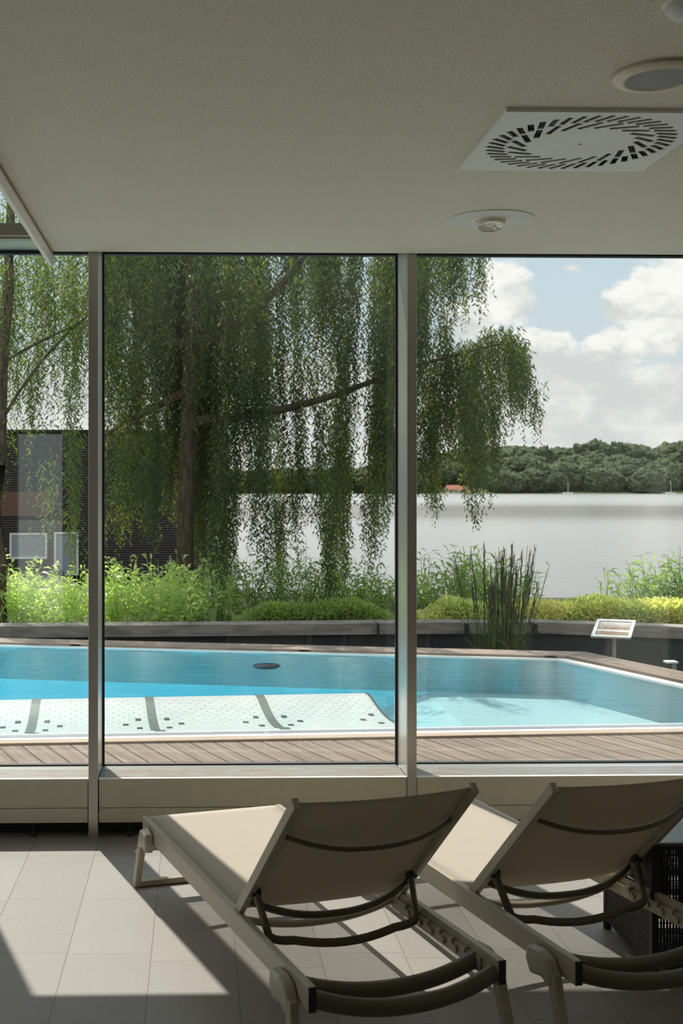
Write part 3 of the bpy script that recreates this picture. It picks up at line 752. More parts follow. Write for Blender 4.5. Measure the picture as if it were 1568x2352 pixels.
gp = [(-22, 13.1), (-6, 13.35), (2, 13.55), (9, 13.2), (16, 13.4), (16, 17.8), (4, 18.2), (-2, 20.5), (-4, 31), (-22, 31)]
struct(obj('bank', prism(NB(), [(x, y+.25) for x, y in gp], -.9, .13), M['earth']), 'planted lake bank')
ZL = -.4
struct(obj('lake', box(NB(), -900, 1400, 17, 760, ZL-.5, ZL), M['lake']), 'calm grey lake')
struct(obj('ground_terrace', box(NB(), -60, 60, -60, -4.3, -.3, -.05), M['ground']))
struct(obj('ground_side', box(NB(), -60, -6.3, -4.3, 6.6, -.3, -.05), M['ground']), 'unseen pale terrace added to bounce daylight indoors')  # unseen pale ground, added to bounce sun into the room
struct(obj('ground_side_right', box(NB(), 6.3, 60, -4.3, 6.6, -.3, -.05), M['ground']))  # matching unseen bounce ground added on the right
# ------------------------------------------------------------------ info sign and bollard
c = [at_y(1356, 1462, 11.40), at_y(1448, 1467, 11.33), at_y(1460, 1426, 11.60), at_y(1371, 1423.5, 11.67)]
ctr = sum(c, Vector())/4; X = ((c[1]+c[2])-(c[0]+c[3])).normalized(); Yv = ((c[2]+c[3])-(c[0]+c[1])); Yv = (Yv-X*Yv.dot(X)).normalized(); Zv = X.cross(Yv)
e = empty('info_sign', (ctr.x, ctr.y, -.6), 0, 'white framed picture board on a slim post behind the pool', 'sign')
MW = Matrix((( X.x, Yv.x, Zv.x, ctr.x), (X.y, Yv.y, Zv.y, ctr.y), (X.z, Yv.z, Zv.z, ctr.z), (0,0,0,1)))
loc = MW.inverted(); cl = [loc @ p for p in c]
shx = (cl[3].x-cl[0].x)/(cl[3].y-cl[0].y)
def quadslab(h0, h1, k):
    bm = NB(); q = [Vector((p.x*k, p.y*k)) for p in cl]; return prism(bm, [tuple(p) for p in q], h0, h1)
Li = Matrix.Translation((-ctr.x, -ctr.y, .6))
for nm, bmx, mm in (('board', quadslab(-.004, .003, .80), M['sign']), ('frame', ringprism(NB(), [tuple(p.xy) for p in cl], [tuple(p.xy*.82) for p in cl], -.008, .010), M['signframe']), ('back_plate', quadslab(-.016, -.0085, .97), M['steel'])):
    o = obj(nm, bmx, mm, e); o.matrix_local = Li @ MW
pb = at_y(1410, 1480, ctr.y)
obj('post', box(NB(), pb.x-.014-ctr.x, pb.x+.014-ctr.x, -.014, .014, 0, ctr.z-.02+.6), M['steel'], e)
q = at_y(1540, 1520, 10.75)
e = empty('bollard_light', (q.x, q.y, -.6), 0, 'small steel bollard light with flat cap by the right pool coping', 'bollard')
obj('post', box(NB(), .0, .045, -.02, .02, 0, q.z+.6-.012), M['steel'], e, bevel=.004)
obj('cap', box(NB(), -.052, .052, -.05, .05, q.z+.6-.0118, q.z+.6+.008), M['signframe'], e, bevel=.004)
# ------------------------------------------------------------------ planting
def plant_empty(name, u, y, z, label, cat, group=None):
    p = at_y(u, 1125, y); return empty(name, (p.x, y, z), 0, label, cat, group), Vector((p.x, y, z))
def reed_clump(name, u, y, z, rad, h, n, m, label, cat, group=None, blade=.34, bw=.022, lean=.25, k=9, flat=.6, spread=1.):
    e, c = plant_empty(name, u, y, z, label, cat, group)
    P, D, Wd, Ls, ws = [], [], [], [], []; sb = NB()
    for i in range(n):
        r = rad*math.sqrt(random.random()); a = random.uniform(0, 2*PI)
        b = Vector((r*math.cos(a)*spread, r*math.sin(a)*flat, 0)); hh = h*random.uniform(.6, 1.)*(1-.35*(r/rad)**2)
        ln = Vector((random.gauss(0, lean), random.gauss(0, lean*.6), 1)).normalized()
        tube(sb, [b, b+ln*hh], [.005, .002], seg=4)
        for j in range(k):
            t = .15+.85*(j+random.random())/k; q = b+ln*hh*t
            az = random.uniform(0, 2*PI); el = random.uniform(.3, 1.1)
            d = Vector((math.cos(az)*math.cos(el), math.sin(az)*math.cos(el), math.sin(el)))
            P.append(q); D.append(d); Wd.append(d.cross(Vector((random.random()-.5, random.random()-.5, random.random()))).normalized())
            Ls.append(blade*random.uniform(.6, 1.1)*(1-.3*t)); ws.append(bw*random.uniform(.7, 1.2))
    obj('stems', sb, m, e)
    leaves('leaves', P, D, Wd, Ls, ws, m, e, droop=.35)
    return e
left_spots = [(-30, 14.6, 1.05, 'shrub'), (75, 14.9, .95, 'shrub'), (165, 14.4, .85, 'shrub'), (262, 14.7, .95, 'shrub'), (345, 15.0, 1.02, 'shrub'), (392, 14.5, .8, 'shrub'), (470, 14.9, 1.0, 'shrub'), (545, 15.2, .95, 'reed'), (622, 15.4, 1.12, 'reed'), (700, 15.2, 1.15, 'reed'), (775, 15.4, 1.0, 'reed'), (850, 15.2, .82, 'reed'), (905, 15.4, .68, 'reed')]
wh = ['left of the thin mullion at the picture edge', 'behind the pale reflection in the left pane', 'just left of the thin mullion', 'just right of the thin mullion', 'left of the willow trunk', 'touching the left side of the willow trunk', 'touching the right side of the willow trunk', 'beside the grey corner post of the dark building', 'second clump right of the grey corner post', 'behind the hedge below the longest willow strands', 'behind the hedge right of the longest willow strands', 'behind the hedge left of the wide mullion', 'lowest clump at the left edge of the wide mullion']
for (u, y, h, k), w in zip(left_spots, wh):
    reed_clump('leafy_shrub' if k == 'shrub' else 'reed_clump', u, y, .12, .55, h, 60 if k == 'shrub' else 46, M['shrub'] if k == 'shrub' else M['reed'], 'bright green '+('leafy shrub ' if k == 'shrub' else 'reeds ')+w, 'shrub' if k == 'shrub' else 'reeds', 'green plants on the bank', .20 if k == 'shrub' else .26, .034 if k == 'shrub' else .024, .3, 12 if k == 'shrub' else 10)
reed_clump('reed_clump', 1048, 15.3, .12, .62, 1.05, 80, M['reed'], 'broad bright green reeds on the bank behind the feather grass', 'reeds', 'green plants on the bank', .40, .026, .28, 9)
reed_clump('reed_clump', 1120, 15.5, .12, .45, 1.0, 50, M['reed'], 'green reeds directly behind the dark seed heads', 'reeds', 'green plants on the bank', .36, .024, .25, 9)
reed_clump('reed_clump', 1195, 15.4, .12, .32, .95, 22, M['reed'], 'sparse green reeds right of the dark seed heads', 'reeds', 'green plants on the bank', .30, .022, .22, 7)
reed_clump('reed_clump', 1405, 15.6, .12, .22, .85, 10, M['reed'], 'thin reeds rising from the hedge behind the sign', 'reeds', 'green plants on the bank', .30, .02, .22, 6)
reed_clump('reed_clump', 1490, 15.6, .12, .36, .88, 44, M['reed'], 'green reeds behind the hedge right of the sign', 'reeds', 'green plants on the bank', .32, .026, .22, 9)
reed_clump('reed_clump', 1570, 15.4, .12, .34, .98, 46, M['reed'], 'tall green reeds behind the hedge at the right picture edge', 'reeds', 'green plants on the bank', .34, .026, .22, 9)
def hedge(u0, u1, y0, dep, z0, z1, m, n, label):
    a, b = at_y(u0, 1125, y0), at_y(u1, 1125, y0)
    e = empty('hedge', ((a.x+b.x)/2, y0+dep/2, z0), 0, label, 'hedge'); L = b.x-a.x
    P = np.empty((n, 3)); P[:, 0] = RNG.uniform(-L/2, L/2, n)
    f = RNG.uniform(0, 1, n); ang = RNG.uniform(-.1, PI+.1, n); hgt = (z1-z0)
    top = hgt*(.86+.14*np.sin(P[:, 0]*5.1)*np.sin(P[:, 0]*2.3+1))
    endf = np.clip((L/2-np.abs(P[:, 0]))/.35, .25, 1)**.5
    rr = 1-.35*RNG.uniform(0, 1, n)**2
    P[:, 1] = np.sign(np.cos(ang))*np.abs(np.cos(ang))**.6*dep/2*rr
    P[:, 2] = np.abs(np.sin(ang))**.55*top*rr*endf+RNG.normal(0, .012, n)
    P[:, 2] = np.clip(P[:, 2], .0, None)
    D = unit(np.stack([np.zeros(n), np.cos(ang), np.abs(np.sin(ang))+.2], 1)+RNG.normal(0, .6, (n, 3)))
    leaves('leaves', P, D, perp(D, n), RNG.uniform(.035, .065, n), RNG.uniform(.02, .032, n), m, e)
    bm = NB(); box(bm, -L/2+.25, L/2-.25, -dep/2*.7, dep/2*.7, 0, hgt*.62); obj('twigs', bm, M['earth'], e, bevel=.08)
hedge(540, 925, 13.62, .55, .16, .50, M['hedgedark'], 16000, 'low dark green hedge on the wall left of the wide mullion')
hedge(968, 1700, 13.62, .6, .18, .53, M['hedge'], 30000, 'clipped yellow-green hedge with reddish tips on the wall right of the wide mullion')
# feather reed grass in front of the wall
e, c = plant_empty('feather_grass', 1140, 12.35, -.6, 'tall feather grass with dark seed heads standing in front of the wall', 'grass clump')
sb = NB(); P, D, Wd, Ls, ws = [], [], [], [], []; SP, SD, SW, SL, Sw = [], [], [], [], []
for i in range(90):
    x = random.gauss(-.06, .035) if i % 3 == 0 else random.gauss(.075, .035); b = Vector((x, random.gauss(0, .08), 0))
    ln = Vector((random.gauss(.03, .085)+x*.3, random.gauss(0, .04), 1)).normalized(); hh = random.uniform(1.25, 1.85)
    tube(sb, [b, b+ln*hh*.5, b+ln*hh+Vector((ln.x*.1, 0, 0))], [.006, .005, .002], seg=4)
    if i < 52:
        for k in range(16):
            t = .78+.22*k/16; d = (ln+Vector((random.gauss(0, .12), random.gauss(0, .12), 0))).normalized()
            SP.append(b+ln*hh*t); SD.append(d); SW.append(d.orthogonal().normalized()); SL.append(.085); Sw.append(.017)
    for k in range(7):
        t = random.uniform(.05, .62); az = random.uniform(0, 2*PI); el = random.uniform(.8, 1.4)
        d = Vector((math.cos(az)*math.cos(el), math.sin(az)*math.cos(el), math.sin(el)))
        P.append(b+ln*hh*t); D.append(d); Wd.append(d.orthogonal().normalized()); Ls.append(random.uniform(.25, .5)); ws.append(.014)
for i in range(150):       # short arching blades at the foot
    az = random.uniform(0, 2*PI); d = Vector((math.cos(az)*.7, math.sin(az)*.7, .9)).normalized()
    P.append(Vector((random.gauss(-.08, .13), random.gauss(0, .1), .45))); D.append(d); Wd.append(d.orthogonal().normalized()); Ls.append(random.uniform(.25, .5)); ws.append(.016)
obj('stems', sb, M['grass'], e); leaves('leaves', P, D, Wd, Ls, ws, M['grass'], e, droop=.3); leaves('seed_heads', SP, SD, SW, SL, Sw, M['seed'], e)
# ------------------------------------------------------------------ willows
def interp(t, x):
    return float(np.interp(x, [a for a, b in t], [b for a, b in t]))
def branch(bm, pts, r0, r1, seg=8):
    pts = [Vector(p) for p in pts]
    if len(pts) == 3: pts = bezier(*pts, n=10)
    n = len(pts); tube(bm, pts, [r0+(r1-r0)*i/(n-1) for i in range(n)], seg=seg)
def strands(S, spacing=.026, ll=.098, lw=.0165):
    """S rows: x y ztop zbottom sway -> leaf arrays"""
    P, D, W, Ls = [], [], [], []
    for x, y, zt, zb, sw in S:
        n = max(4, int((zt-zb)/spacing)); t = np.linspace(0, 1, n)+RNG.normal(0, .004, n)
        ph = RNG.uniform(0, 6.28); az0 = RNG.uniform(0, 6.28)
        px = x+sw*t*.35+.03*np.sin(t*5+ph)+.10*np.sin(az0)*np.clip(1-t*4, 0, 1)
        py = y+.03*np.cos(t*4+ph)+.10*np.cos(az0)*np.clip(1-t*4, 0, 1)
        pz = zt+(zb-zt)*t
        az = RNG.uniform(0, 2*PI, n); dn_ = RNG.uniform(.5, 1.6, n)
        d = unit(np.stack([np.cos(az), np.sin(az), -dn_], 1))
        P.append(np.stack([px+RNG.normal(0, .016, n), py+RNG.normal(0, .016, n), pz], 1)); D.append(d); W.append(perp(d, n)); Ls.append(RNG.uniform(.6, 1.2, n)*ll*(1-.3*t))
    P = np.concatenate(P); n = len(P); return P, np.concatenate(D), np.concatenate(W), np.concatenate(Ls), RNG.uniform(.8, 1.25, n)*lw
# large willow behind the pool
TB = at_y(425, 1125, 15.5)
e = empty('weeping_willow', (TB.x, 15.5, .1), 0, 'large weeping willow hanging over the bank behind the middle pane', 'tree')
O = Vector((TB.x, 15.5, .1))
def w2(u, v, y): return at_y(u, v, y)-O
bm = NB(); tr = [(0, 0, -.1), (-.005, 0, .5), (.0, .02, 1.1), (.03, .05, 2.0), (.06, .1, 3.0), (.1, .15, 4.2), (.1, .2, 5.6)]
tube(bm, tr, [.150, .125, .115, .11, .105, .09, .06], seg=14); obj('trunk', bm, M['bark'], e, True)
for pts, r0, r1 in [
    ([(0.05, .1, 2.6), w2(640, 960, 15.3), w2(830, 885, 15.2)], .07, .035),
    ([w2(825, 887, 15.2), w2(1000, 820, 15.2), w2(1150, 790, 15.1)], .035, .012),
    ([(0.06, .1, 3.0), w2(320, 950, 15.4), w2(240, 1000, 15.2)], .06, .02),
    ([(0.08, .1, 3.6), w2(560, 780, 15.2), w2(720, 560, 15.0)], .07, .04),
    ([(0.08, .1, 3.6), w2(330, 800, 15.2), w2(260, 560, 15.0)], .06, .03),
    ([(0.1, .2, 5.2), (1.2, .3, 6.0), (2.6, 0, 5.4)], .06, .02),
    ([(0.1, .2, 5.2), (-.8, .3, 6.0), (-2.2, 0, 5.5)], .06, .02),
    ([(0.1, .2, 4.8), (.5, 1.2, 5.9), (1.0, 2.4, 5.5)], .06, .02),
    ([(0.1, .2, 4.8), (.2, -.8, 5.8), (.6, -1.7, 5.4)], .06, .02)]:
    b = NB(); branch(b, pts, r0, r1); obj('branch', b, M['bark'], e, True)
bot = [(236, 1230), (262, 1260), (290, 1150), (330, 1180), (352, 1225), (372, 1150), (395, 1200), (425, 1130), (450, 1250), (480, 1280), (505, 1345), (520, 1395), (535, 1300), (560, 1250), (575, 1215), (600, 1265), (625, 1325), (645, 1330), (660, 1210), (690, 1290), (705, 1280), (725, 1150), (740, 1270), (765, 1375), (785, 1340), (800, 1240), (815, 1345), (830, 1330), (850, 1320), (870, 1215), (885, 1150), (905, 1110), (935, 1120), (965, 1105), (1000, 1150), (1015, 1000), (1040, 1080), (1065, 1030), (1085, 1205), (1100, 1160), (1115, 1040), (1140, 1095), (1155, 985), (1175, 1015), (1190, 900), (1215, 960), (1238, 985), (1252, 1015)]
dens = [(236, 1.), (500, 1.15), (560, .95), (640, .72), (720, .5), (800, .62), (870, .85), (900, .9), (990, .7), (1035, .5), (1100, .5), (1190, .36), (1250, .25)]
rows = []
NCL = 300
for i in range(NCL):
    while True:
        u = random.uniform(236, 1252)
        if random.random() < interp(dens, u)/1.2: break
    y = random.uniform(14.2, 17.2) if not 385 < u < 470 else random.uniform(15.9, 17.4); vb = interp(bot, u)
    c0 = at_y(u, vb, y)
    # cluster bottom: either the hanging fringe or a level higher in the crown
    fr = random.random()
    if u < 880: vbot = vb+random.uniform(-10, 25) if fr < .27 else (random.uniform(640, max(700, vb-60)) if fr > .45 else random.uniform(640, 1000))
    elif u < 1035: vbot = vb+random.uniform(-20, 10) if fr < .4 else random.uniform(690, max(720, vb-60))
    else: vbot = vb+random.uniform(-20, 10) if fr < .5 else random.uniform(850, max(870, vb-30))
    for k in range(random.randint(9, 15)):
        uu = u+random.gauss(0, 9 if u < 1000 else 6)
        if u > 1035:
            vt_min = interp([(1035, 790), (1090, 770), (1130, 745), (1170, 745), (1200, 790), (1225, 850), (1260, 930)], uu)
            vtop = max(vt_min+random.uniform(0, 25), vbot-random.uniform(120, 330))
        elif u > 960:
            vtop = vbot-random.uniform(150, 380)
        else: vtop = max(vbot-random.uniform(170, 460), random.uniform(420, 520))
        vbk = vbot+random.gauss(0, 30)-abs(uu-u)*1.6
        if vbk < vtop+40: continue
        pb_, pt_ = at_y(uu, vbk, y), at_y(uu, vtop, y)
        rows.append((pb_.x-O.x, y-O.y+random.gauss(0, .12), pt_.z-O.z, pb_.z-O.z, random.gauss(0, .12)))
for i in range(9):
    u = random.uniform(1160, 1245); y = random.uniform(14.4, 15.8)
    for k in range(9):
        uu = u+random.gauss(0, 7); vt = interp([(1140, 745), (1170, 750), (1200, 790), (1225, 850), (1260, 950)], uu)+random.uniform(0, 40); vb = min(interp([(1150, 960), (1200, 930), (1235, 1000), (1260, 1020)], uu)+random.gauss(-30, 40), 1020)
        if vb < vt+50: continue
        pb_, pt_ = at_y(uu, vb, y), at_y(uu, vt, y); rows.append((pb_.x-O.x, y-O.y, pt_.z-O.z, pb_.z-O.z, random.gauss(.05, .08)))
# upper right tier that ends at about the second mullion pane's sky
for i in range(16):
    u = random.uniform(945, 1112); y = random.uniform(14.6, 16.6); vbot = interp([(945, 800), (1000, 790), (1040, 745), (1080, 700), (1112, 755)], u)+random.uniform(-110, 5)
    for k in range(9):
        uu = u+random.gauss(0, 9); pb_, pt_ = at_y(uu, vbot+random.gauss(0, 25), y), at_y(uu, random.uniform(430, 540), y)
        rows.append((pb_.x-O.x, y-O.y+random.gauss(0, .1), pt_.z-O.z, pb_.z-O.z, random.gauss(0, .08)))
# crown above the window head
for i in range(330):
    a = random.uniform(0, 2*PI); r = math.sqrt(random.random()); x = .1+r*math.cos(a)*2.6; y = .5+r*math.sin(a)*2.2
    zt = 5.9-1.4*r*r+random.uniform(-.5, .2); rows.append((x, y, zt, zt-random.uniform(1.2, 2.8), random.gauss(0, .15)))
leaves('foliage', *strands(rows), M['willow'], e)
# second willow whose trunk stands at the left picture edge
TB2 = at_y(6, 1125, 14.6); O = Vector((TB2.x, 14.6, .1))
e = empty('weeping_willow', tuple(O), 0, 'slim leaning willow with bare branches at the left edge of the left pane', 'tree')
bm = NB(); tube(bm, [(-.03, 0, -.1), (-.03, 0, .8), (-.04, 0, 2.0), (-.02, 0, 3.2), (.06, .03, 4.2), (.10, .05, 5.4), (.10, .1, 6.6)], [.10, .085, .08, .085, .06, .05, .03], seg=12); obj('trunk', bm, M['bark'], e, True)
for pts, r0, r1 in [([w2(8, 960, 14.6), w2(90, 810, 14.5), w2(215, 715, 14.4)], .022, .014), ([w2(12, 830, 14.6), w2(90, 780, 14.5), w2(205, 735, 14.4)], .02, .012),
                    ([w2(14, 760, 14.6), w2(30, 660, 14.6), w2(24, 540, 14.6)], .05, .03), ([(-.02, 0, 3.6), w2(-60, 800, 14.5), w2(-160, 700, 14.4)], .05, .02), ([(.08, .05, 5.2), (.8, .1, 6.4), (1.6, 0, 6.2)], .04, .015)]:
    b = NB(); branch(b, pts, r0, r1); obj('branch', b, M['bark'], e, True)
rows = []
for i in range(64):        # loose pale curtain
    u = random.uniform(-60, 205); y = random.uniform(14.2, 16.4); vbot = random.choice([random.uniform(640, 780), random.uniform(640, 820), random.uniform(780, 930)])
    for k in range(5):
        uu = u+random.gauss(0, 10); pb_, pt_ = at_y(uu, vbot+random.gauss(0, 25), y), at_y(uu, vbot-random.uniform(100, 260), y)
        rows.append((pb_.x-O.x, y-O.y, pt_.z-O.z, pb_.z-O.z, random.gauss(0, .2)))
for i in range(9):         # the bright hanging strand column
    for seg in ((640, 880), (780, 1010), (900, 1130), (1010, 1240), (1080, 1280)):
        uu = random.gauss(168, 10) if seg[1] > 900 else random.gauss(160, 16)
        pb_, pt_ = at_y(uu, seg[1]+random.gauss(0, 25), 14.3), at_y(uu, seg[0]+random.gauss(0, 20), 14.3)
        rows.append((pb_.x-O.x, 14.3-O.y+random.gauss(0, .1), pt_.z-O.z, pb_.z-O.z, random.gauss(0, .06)))
for i in range(14):
    u = random.choice([random.uniform(-40, 20), random.uniform(70, 130), random.uniform(20, 120)]); y = random.uniform(14.8, 16.)
    vbot = random.uniform(960, 1050) if u < 30 else (random.uniform(1180, 1270) if u > 85 else random.uniform(900, 1000))
    for k in range(6):
        uu = u+random.gauss(0, 9); pb_, pt_ = at_y(uu, vbot+random.gauss(0, 20), y), at_y(uu, vbot-random.uniform(80, 180), y)
        rows.append((pb_.x-O.x, y-O.y, pt_.z-O.z, pb_.z-O.z, random.gauss(0, .1)))
for i in range(120):
    a = random.uniform(0, 2*PI); r = math.sqrt(random.random()); zt = 6.0-1.4*r*r+random.uniform(-.5, .3)
    rows.append((r*math.cos(a)*2.2-.3, r*math.sin(a)*1.8+.3, zt, zt-random.uniform(1.0, 2.4), random.gauss(0, .15)))
leaves('foliage', *strands(rows, .034), M['willow2'], e)
# ------------------------------------------------------------------ dark slatted building
rb = at_y(482, 1125, 25).x
e = empty('slatted_building', (rb-4.5, 27, .0), 0, 'dark building with horizontal timber slats behind the willow trunk', 'building')
x0, x1 = -5.2, 4.42
obj('wall_core', box(NB(), x0, x1, -1.9, 2, -.5, 2.98), M['backing'], e)
bm = NB(); ho = [(at_y(22, 1125, 25).x-(rb-4.5), at_y(108, 1125, 25).x-(rb-4.5), .36, .90), (at_y(124, 1125, 25).x-(rb-4.5), at_y(180, 1125, 25).x-(rb-4.5), .02, .92)]
z = .0
while z < 2.98:
    cuts = [x0, x1]
    sp = [(x0, x1)]
    for a, b, h0, h1 in ho:
        if h0-.03 < z < h1:
            ns = []
            for p, q_ in sp: ns += [(p, a), (b, q_)] if p < a and b < q_ else [(p, q_)]
            sp = ns
    for p, q_ in sp: box(bm, p, q_, -2.0, -1.93, z, z+.030)
    z += .05
obj('slats', bm, M['slat'], e)
obj('corner_post', box(NB(), x1+.003, x1+.15, -2.02, -1.85, -.2, 2.0), M['postgrey'], e)
obj('roof_edge', box(NB(), x0, x1+.1, -2.05, 2, 2.985, 3.05), M['backing'], e)
obj('fascia', box(NB(), x0, ho[0][1]+.05, -2.03, -2.005, 1.25, 1.75), M['brickred'], e)
for a, b, h0, h1 in ho:
    w = obj('window', ringprism(NB(), [(a, h0), (b, h0), (b, h1), (a, h1)], [(a+.04, h0+.04), (b-.04, h0+.04), (b-.04, h1-.04), (a+.04, h1-.04)], 0, .06), M['white'], e)
    w.rotation_euler = (PI/2, 0, 0); w.location = (0, -1.94, 0)
    bm = NB(); box(bm, a+.04, b-.04, h0+.04, h1-.04, .01, .02); obj('pane', bm, M['paneblue'], w)
# ------------------------------------------------------------------ far shore
def hillz(x, y):
    r = ray_u(x, y); return max(0., (y-676)/9.*.62)
def ray_u(x, y): return x/y
bm = NB(); rows_ = []
for j, y in enumerate((668, 680, 700, 730, 760, 800, 850, 950)):
    rows_.append([bm.verts.new((x, y, (-.6, .25, 1.5, 4.5, 7, 9.5, 11.5, 12)[j]+(0 if j < 2 else 1.6*math.sin(x*.021+j)))) for x in np.linspace(-330, 560, 46)])
for j in range(7):
    for i in range(45): bm.faces.new((rows_[j][i], rows_[j][i+1], rows_[j+1][i+1], rows_[j+1][i]))
struct(obj('hillside', bm, M['bank'], None, True), 'wooded hill on the far shore')
def crown(seed, h=15., w=7.):
    b = NB(); bmesh.ops.create_icosphere(b, subdivisions=5, radius=1)
    off = Vector((seed*7.3, seed*3.1, seed*1.7))
    for v in b.verts:
        d = v.co.normalized()
        k = 1+.34*mnoise.noise(d*1.7+off)+.30*(1-abs(mnoise.noise(d*3.4+off)*2))*.8+.16*(1-abs(mnoise.noise(d*8+off)*2))+.07*mnoise.noise(d*20+off)
        v.co = Vector((d.x*w*k*.80, d.y*w*k*.66, h*.55+d.z*h*.5*k*.88))
    tube(b, [(0, 0, -2), (0, 0, h*.35)], .4, seg=6)
    bmesh.ops.recalc_face_normals(b, faces=b.faces)
    me = bpy.data.meshes.new('crown'); b.to_mesh(me); b.free()
    for p in me.polygons: p.use_smooth = True
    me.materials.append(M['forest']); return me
crowns = [crown(s, h, w) for s, h, w in ((1, 14, 7), (2, 17, 7.5), (3, 13, 8), (4, 19, 7), (5, 15, 9), (6, 11, 7.5))]
sil = [(440, 1085), (900, 1075), (980, 1040), (1060, 1030), (1180, 1022), (1290, 1030), (1320, 1028), (1360, 1010), (1420, 1015), (1460, 1022), (1500, 1012), (1600, 1012), (1760, 1016)]
tiers = [(682, 0.0, 13.5, 'shore'), (700, 1.2, 15, 'shore'), (722, 3.5, 16, 'slope'), (748, 6.0, 17, 'slope'), (778, 8.2, 18, 'ridge'), (812, 10, 19, 'ridge')]
tl = {'shore': 'rounded green tree at the foot of the far lakeshore wood', 'slope': 'rounded green tree on the slope of the far lakeshore wood', 'ridge': 'rounded green tree on the ridge line of the far lakeshore wood'}
tg = {'shore': 'trees along the far shore', 'slope': 'trees on the far slope', 'ridge': 'trees on the far ridge'}
for j, (y, gz, hh, row) in enumerate(tiers):
    n = 19
    for i in range(n):
        u = 430+(1640-430)*(i+.5+random.uniform(-.35, .35))/n
        if row == 'shore' and 985 < u < 1135: continue
        p = at_y(u, 1125, y+random.uniform(-7, 7))
        ztop = at_y(u, interp(sil, u), p.y).z
        want = (gz+hh)*random.uniform(.82, 1.02)
        want = min(want, ztop)
        if row == 'ridge': want = ztop*random.uniform(.9, 1.0)
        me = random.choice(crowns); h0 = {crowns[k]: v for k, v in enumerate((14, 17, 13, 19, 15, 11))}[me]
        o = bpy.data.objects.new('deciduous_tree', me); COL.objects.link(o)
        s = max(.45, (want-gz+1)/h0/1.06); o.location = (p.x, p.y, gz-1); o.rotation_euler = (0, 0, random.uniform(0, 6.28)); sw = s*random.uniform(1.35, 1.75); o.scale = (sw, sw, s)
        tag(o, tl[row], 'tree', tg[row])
# low red-roofed houses and boats across the lake
def house(u, y, w, h, label):
    p = at_y(u, 1125, y); e = empty('lake_house', (p.x, y, -.1), .1, label, 'house', 'houses across the lake')
    obj('walls', box(NB(), -w/2, w/2, -2.5, 2.5, 0, h), M['housewall'], e)
    bm = NB(); A = [bm.verts.new(q) for q in ((-w/2-.5, -3, h), (w/2+.5, -3, h), (w/2+.5, 3, h), (-w/2-.5, 3, h), (-w/2, 0, h+2.4), (w/2, 0, h+2.4))]
    for f in ((0,1,5,4), (2,3,4,5), (3,0,4), (1,2,5), (3,2,1,0)): bm.faces.new([A[i] for i in f])
    obj('roof', bm, M['roofred'], e)
    for s in (-.25, .2): obj('window', box(NB(), s*w-.5, s*w+.5, -2.56, -2.5, .5, 1.5), M['backing'], e)
house(1040, 684, 8, 2.2, 'low house with red roof across the lake beside the hanging willow')
house(1062, 678, 6, 1.6, 'lowest house with red roof close to the far water')
def boat(u, y, hm, label):
    p = at_y(u, 1125, y); e = empty('sailing_boat', (p.x, y, ZL), 0, label, 'boat', 'moored boats across the lake')
    bm = NB(); prism(bm, [(-2.6, -.7), (1.6, -.8), (2.9, 0), (1.6, .8), (-2.6, .7)], -.1, .8); obj('hull', bm, M['white'], e)
    obj('mast', tube(NB(), [(0, 0, .8), (0, 0, hm)], .12, seg=6), M['white'], e)
boat(1304, 655, 6.5, 'tiny white moored boat below the tallest far trees')
boat(1540, 655, 7.5, 'tiny white moored boat near the right edge of the far shore')
# ------------------------------------------------------------------ sky and sun
w = bpy.data.worlds.new('sky'); SC.world = w; w.use_nodes = True; nt = w.node_tree
for n in list(nt.nodes): nt.nodes.remove(n)
g = G(nt); tc = g.n('ShaderNodeTexCoord').outputs['Generated']
s = g.n('ShaderNodeSeparateXYZ'); g.l(tc, s.inputs[0]); sx, sy, sz = s.outputs
fy = g.m('MAXIMUM', sy, .08); az = g.m('DIVIDE', sx, fy); el = g.m('DIVIDE', sz, fy)
cv = g.n('ShaderNodeCombineXYZ'); g.l(az, cv.inputs[0]); g.l(g.m('MULTIPLY', el, 1.5), cv.inputs[1]); cv = cv.outputs[0]
nz = g.noise(cv, 22, 6, .6); nf = g.noise(cv, 75, 5, .62); nw = g.noise(g.scale(cv, (1, 1, 1), (.3, 0, 1.)), 30, 5, .6)
WX = g.m('MULTIPLY', g.m('SUBTRACT', nw, .5), .034); WY = g.m('MULTIPLY', g.m('SUBTRACT', nz, .5), .040)
azw = g.m('ADD', az, WX); elw = g.m('ADD', el, WY)
def cell(u, v, ru, rv):
    r = ray(u, v); a0, e0 = r.x/r.y, r.z/r.y
    dx = g.m('DIVIDE', g.m('SUBTRACT', azw, a0), ru/F); dy = g.m('DIVIDE', g.m('SUBTRACT', elw, e0), rv/F)
    return g.m('SUBTRACT', 1., g.m('SQRT', g.m('ADD', g.m('POWER', dx, 2.), g.m('POWER', dy, 2.)))), dy
cells = [cell(*q) for q in ((1430, 690, 62, 50), (1500, 668, 92, 66), (1580, 660, 100, 80), (1455, 728, 80, 32), (1560, 725, 110, 60),
                            (1150, 650, 82, 66), (1165, 700, 70, 55), (1090, 730, 90, 60), (1180, 800, 90, 62), (1265, 800, 70, 50), (1400, 800, 90, 44), (1500, 780, 110, 46))]
eb = g.m('DIVIDE', g.m('SUBTRACT', (1125-810)/F, elw), .03)
F_ = eb
for q, _ in cells: F_ = g.m('SMOOTH_MAX', F_, q, .15)
w1, _ = cell(1318, 607, 26, 14); F_ = g.m('MAXIMUM', F_, g.m('MULTIPLY', w1, .5))
front = g.ss(sy, .5, .75); low = g.ss(sz, .45, .25)
gen = g.m('MULTIPLY', g.m('SUBTRACT', g.noise(tc, 2.4, 6, .6), .44), 4.)
nearwin = g.m('MULTIPLY', front, low)
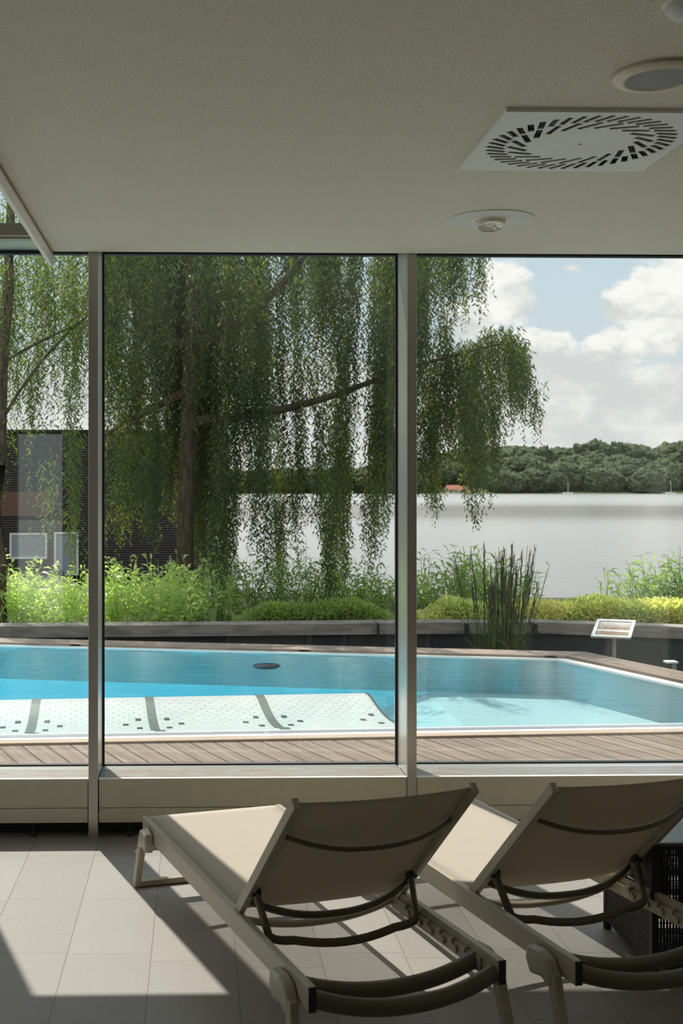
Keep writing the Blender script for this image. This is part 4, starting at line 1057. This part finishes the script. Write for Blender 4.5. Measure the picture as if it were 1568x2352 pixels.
mx = g.n('ShaderNodeMix', data_type='FLOAT'); g.l(nearwin, mx.inputs[0]); g.l(gen, mx.inputs[2]); g.l(F_, mx.inputs[3])
dn2 = g.ss(g.m('ADD', mx.outputs[0], g.m('MULTIPLY', g.m('SUBTRACT', nf, .5), .8)), .0, .34)
# cloud shading: bright sunlit tops, greyer bellies
bel = g.m('ADD', .0, 0.)
hi = None
for (q, dy), wgt in zip(cells, (1, 1, 1, .0, .55, .8, .35, .7, .9, .8, .85, .8)):
    t_ = g.m('MULTIPLY', g.m('MULTIPLY', g.ss(dy, -.55, .45), g.ss(q, -.25, .15)), wgt)
    hi = t_ if hi is None else g.m('MAXIMUM', hi, t_)
st = g.noise(g.scale(cv, (7, 55, 1)), 1., 4, .6)
deep = g.ss(eb, 1.2, 3.0)
shade = g.m('ADD', g.m('MULTIPLY', hi, .62), g.m('MULTIPLY', g.m('SUBTRACT', nz, .42), 1.5))
shade = g.m('ADD', shade, g.m('MULTIPLY', g.m('SUBTRACT', nf, .5), .5))
shade = g.m('ADD', shade, g.m('MULTIPLY', deep, g.m('MULTIPLY', g.m('SUBTRACT', st, .36), 1.5)))
ccol = g.mix(g.ss(shade, -.05, .75), (.66, .66, .665), (.97, .935, .90))
skyc = g.mix(g.ss(sz, .0, .5), (.60, .68, .73), (.26, .42, .62))
skyc = g.mix(g.ss(sz, .02, .22), (.66, .71, .74), (.555, .665, .755))
skyc = g.mix(g.ss(sz, .3, .8), skyc, (.28, .45, .66))
c_ = g.mix(dn2, skyc, ccol)
haze = g.ss(el, .06, .0); c_ = g.mix(g.m('MULTIPLY', haze, .6), c_, (.74, .735, .725))
# unseen sky overhead is boosted to add ambient fill
up_ = g.m('ADD', 1., g.m('MULTIPLY', g.ss(sz, .30, .55), .65))
vm = g.n('ShaderNodeVectorMath', operation='SCALE'); g.l(c_, vm.inputs[0]); g.l(up_, vm.inputs[3]); c_ = vm.outputs[0]
c_ = g.mix(g.ss(sz, -.01, -.06), c_, (.25, .24, .22))
bg = g.n('ShaderNodeBackground'); g.l(c_, bg.inputs[0]); bg.inputs[1].default_value = 1.0
o = g.n('ShaderNodeOutputWorld'); g.l(bg.outputs[0], o.inputs[0])
w.cycles.sampling_method = 'MANUAL'; w.cycles.sample_map_resolution = 512
sl = bpy.data.lights.new('sun', 'SUN'); sl.energy = 5.2; sl.angle = math.radians(.55); sl.color = (1, .925, .83)
so = bpy.data.objects.new('sun', sl); COL.objects.link(so); so.location = (-4, 12, 14)
so.rotation_euler = Vector((.346, -1, -1.345)).to_track_quat('-Z', 'Y').to_euler()
# ------------------------------------------------------------------ render settings
vs = SC.view_settings; vs.view_transform = 'Standard'; vs.look = 'None'; vs.gamma = 1; vs.use_curve_mapping = False; vs.exposure = 0.18
SC.display_settings.display_device = 'sRGB'
cy = SC.cycles; cy.use_denoising = True; cy.max_bounces = 12; cy.diffuse_bounces = 6; cy.glossy_bounces = 5; cy.transparent_max_bounces = 24; cy.transmission_bounces = 6; cy.volume_bounces = 0
cy.caustics_reflective = True; cy.blur_glossy = .6; cy.caustics_refractive = False; cy.sample_clamp_indirect = 6
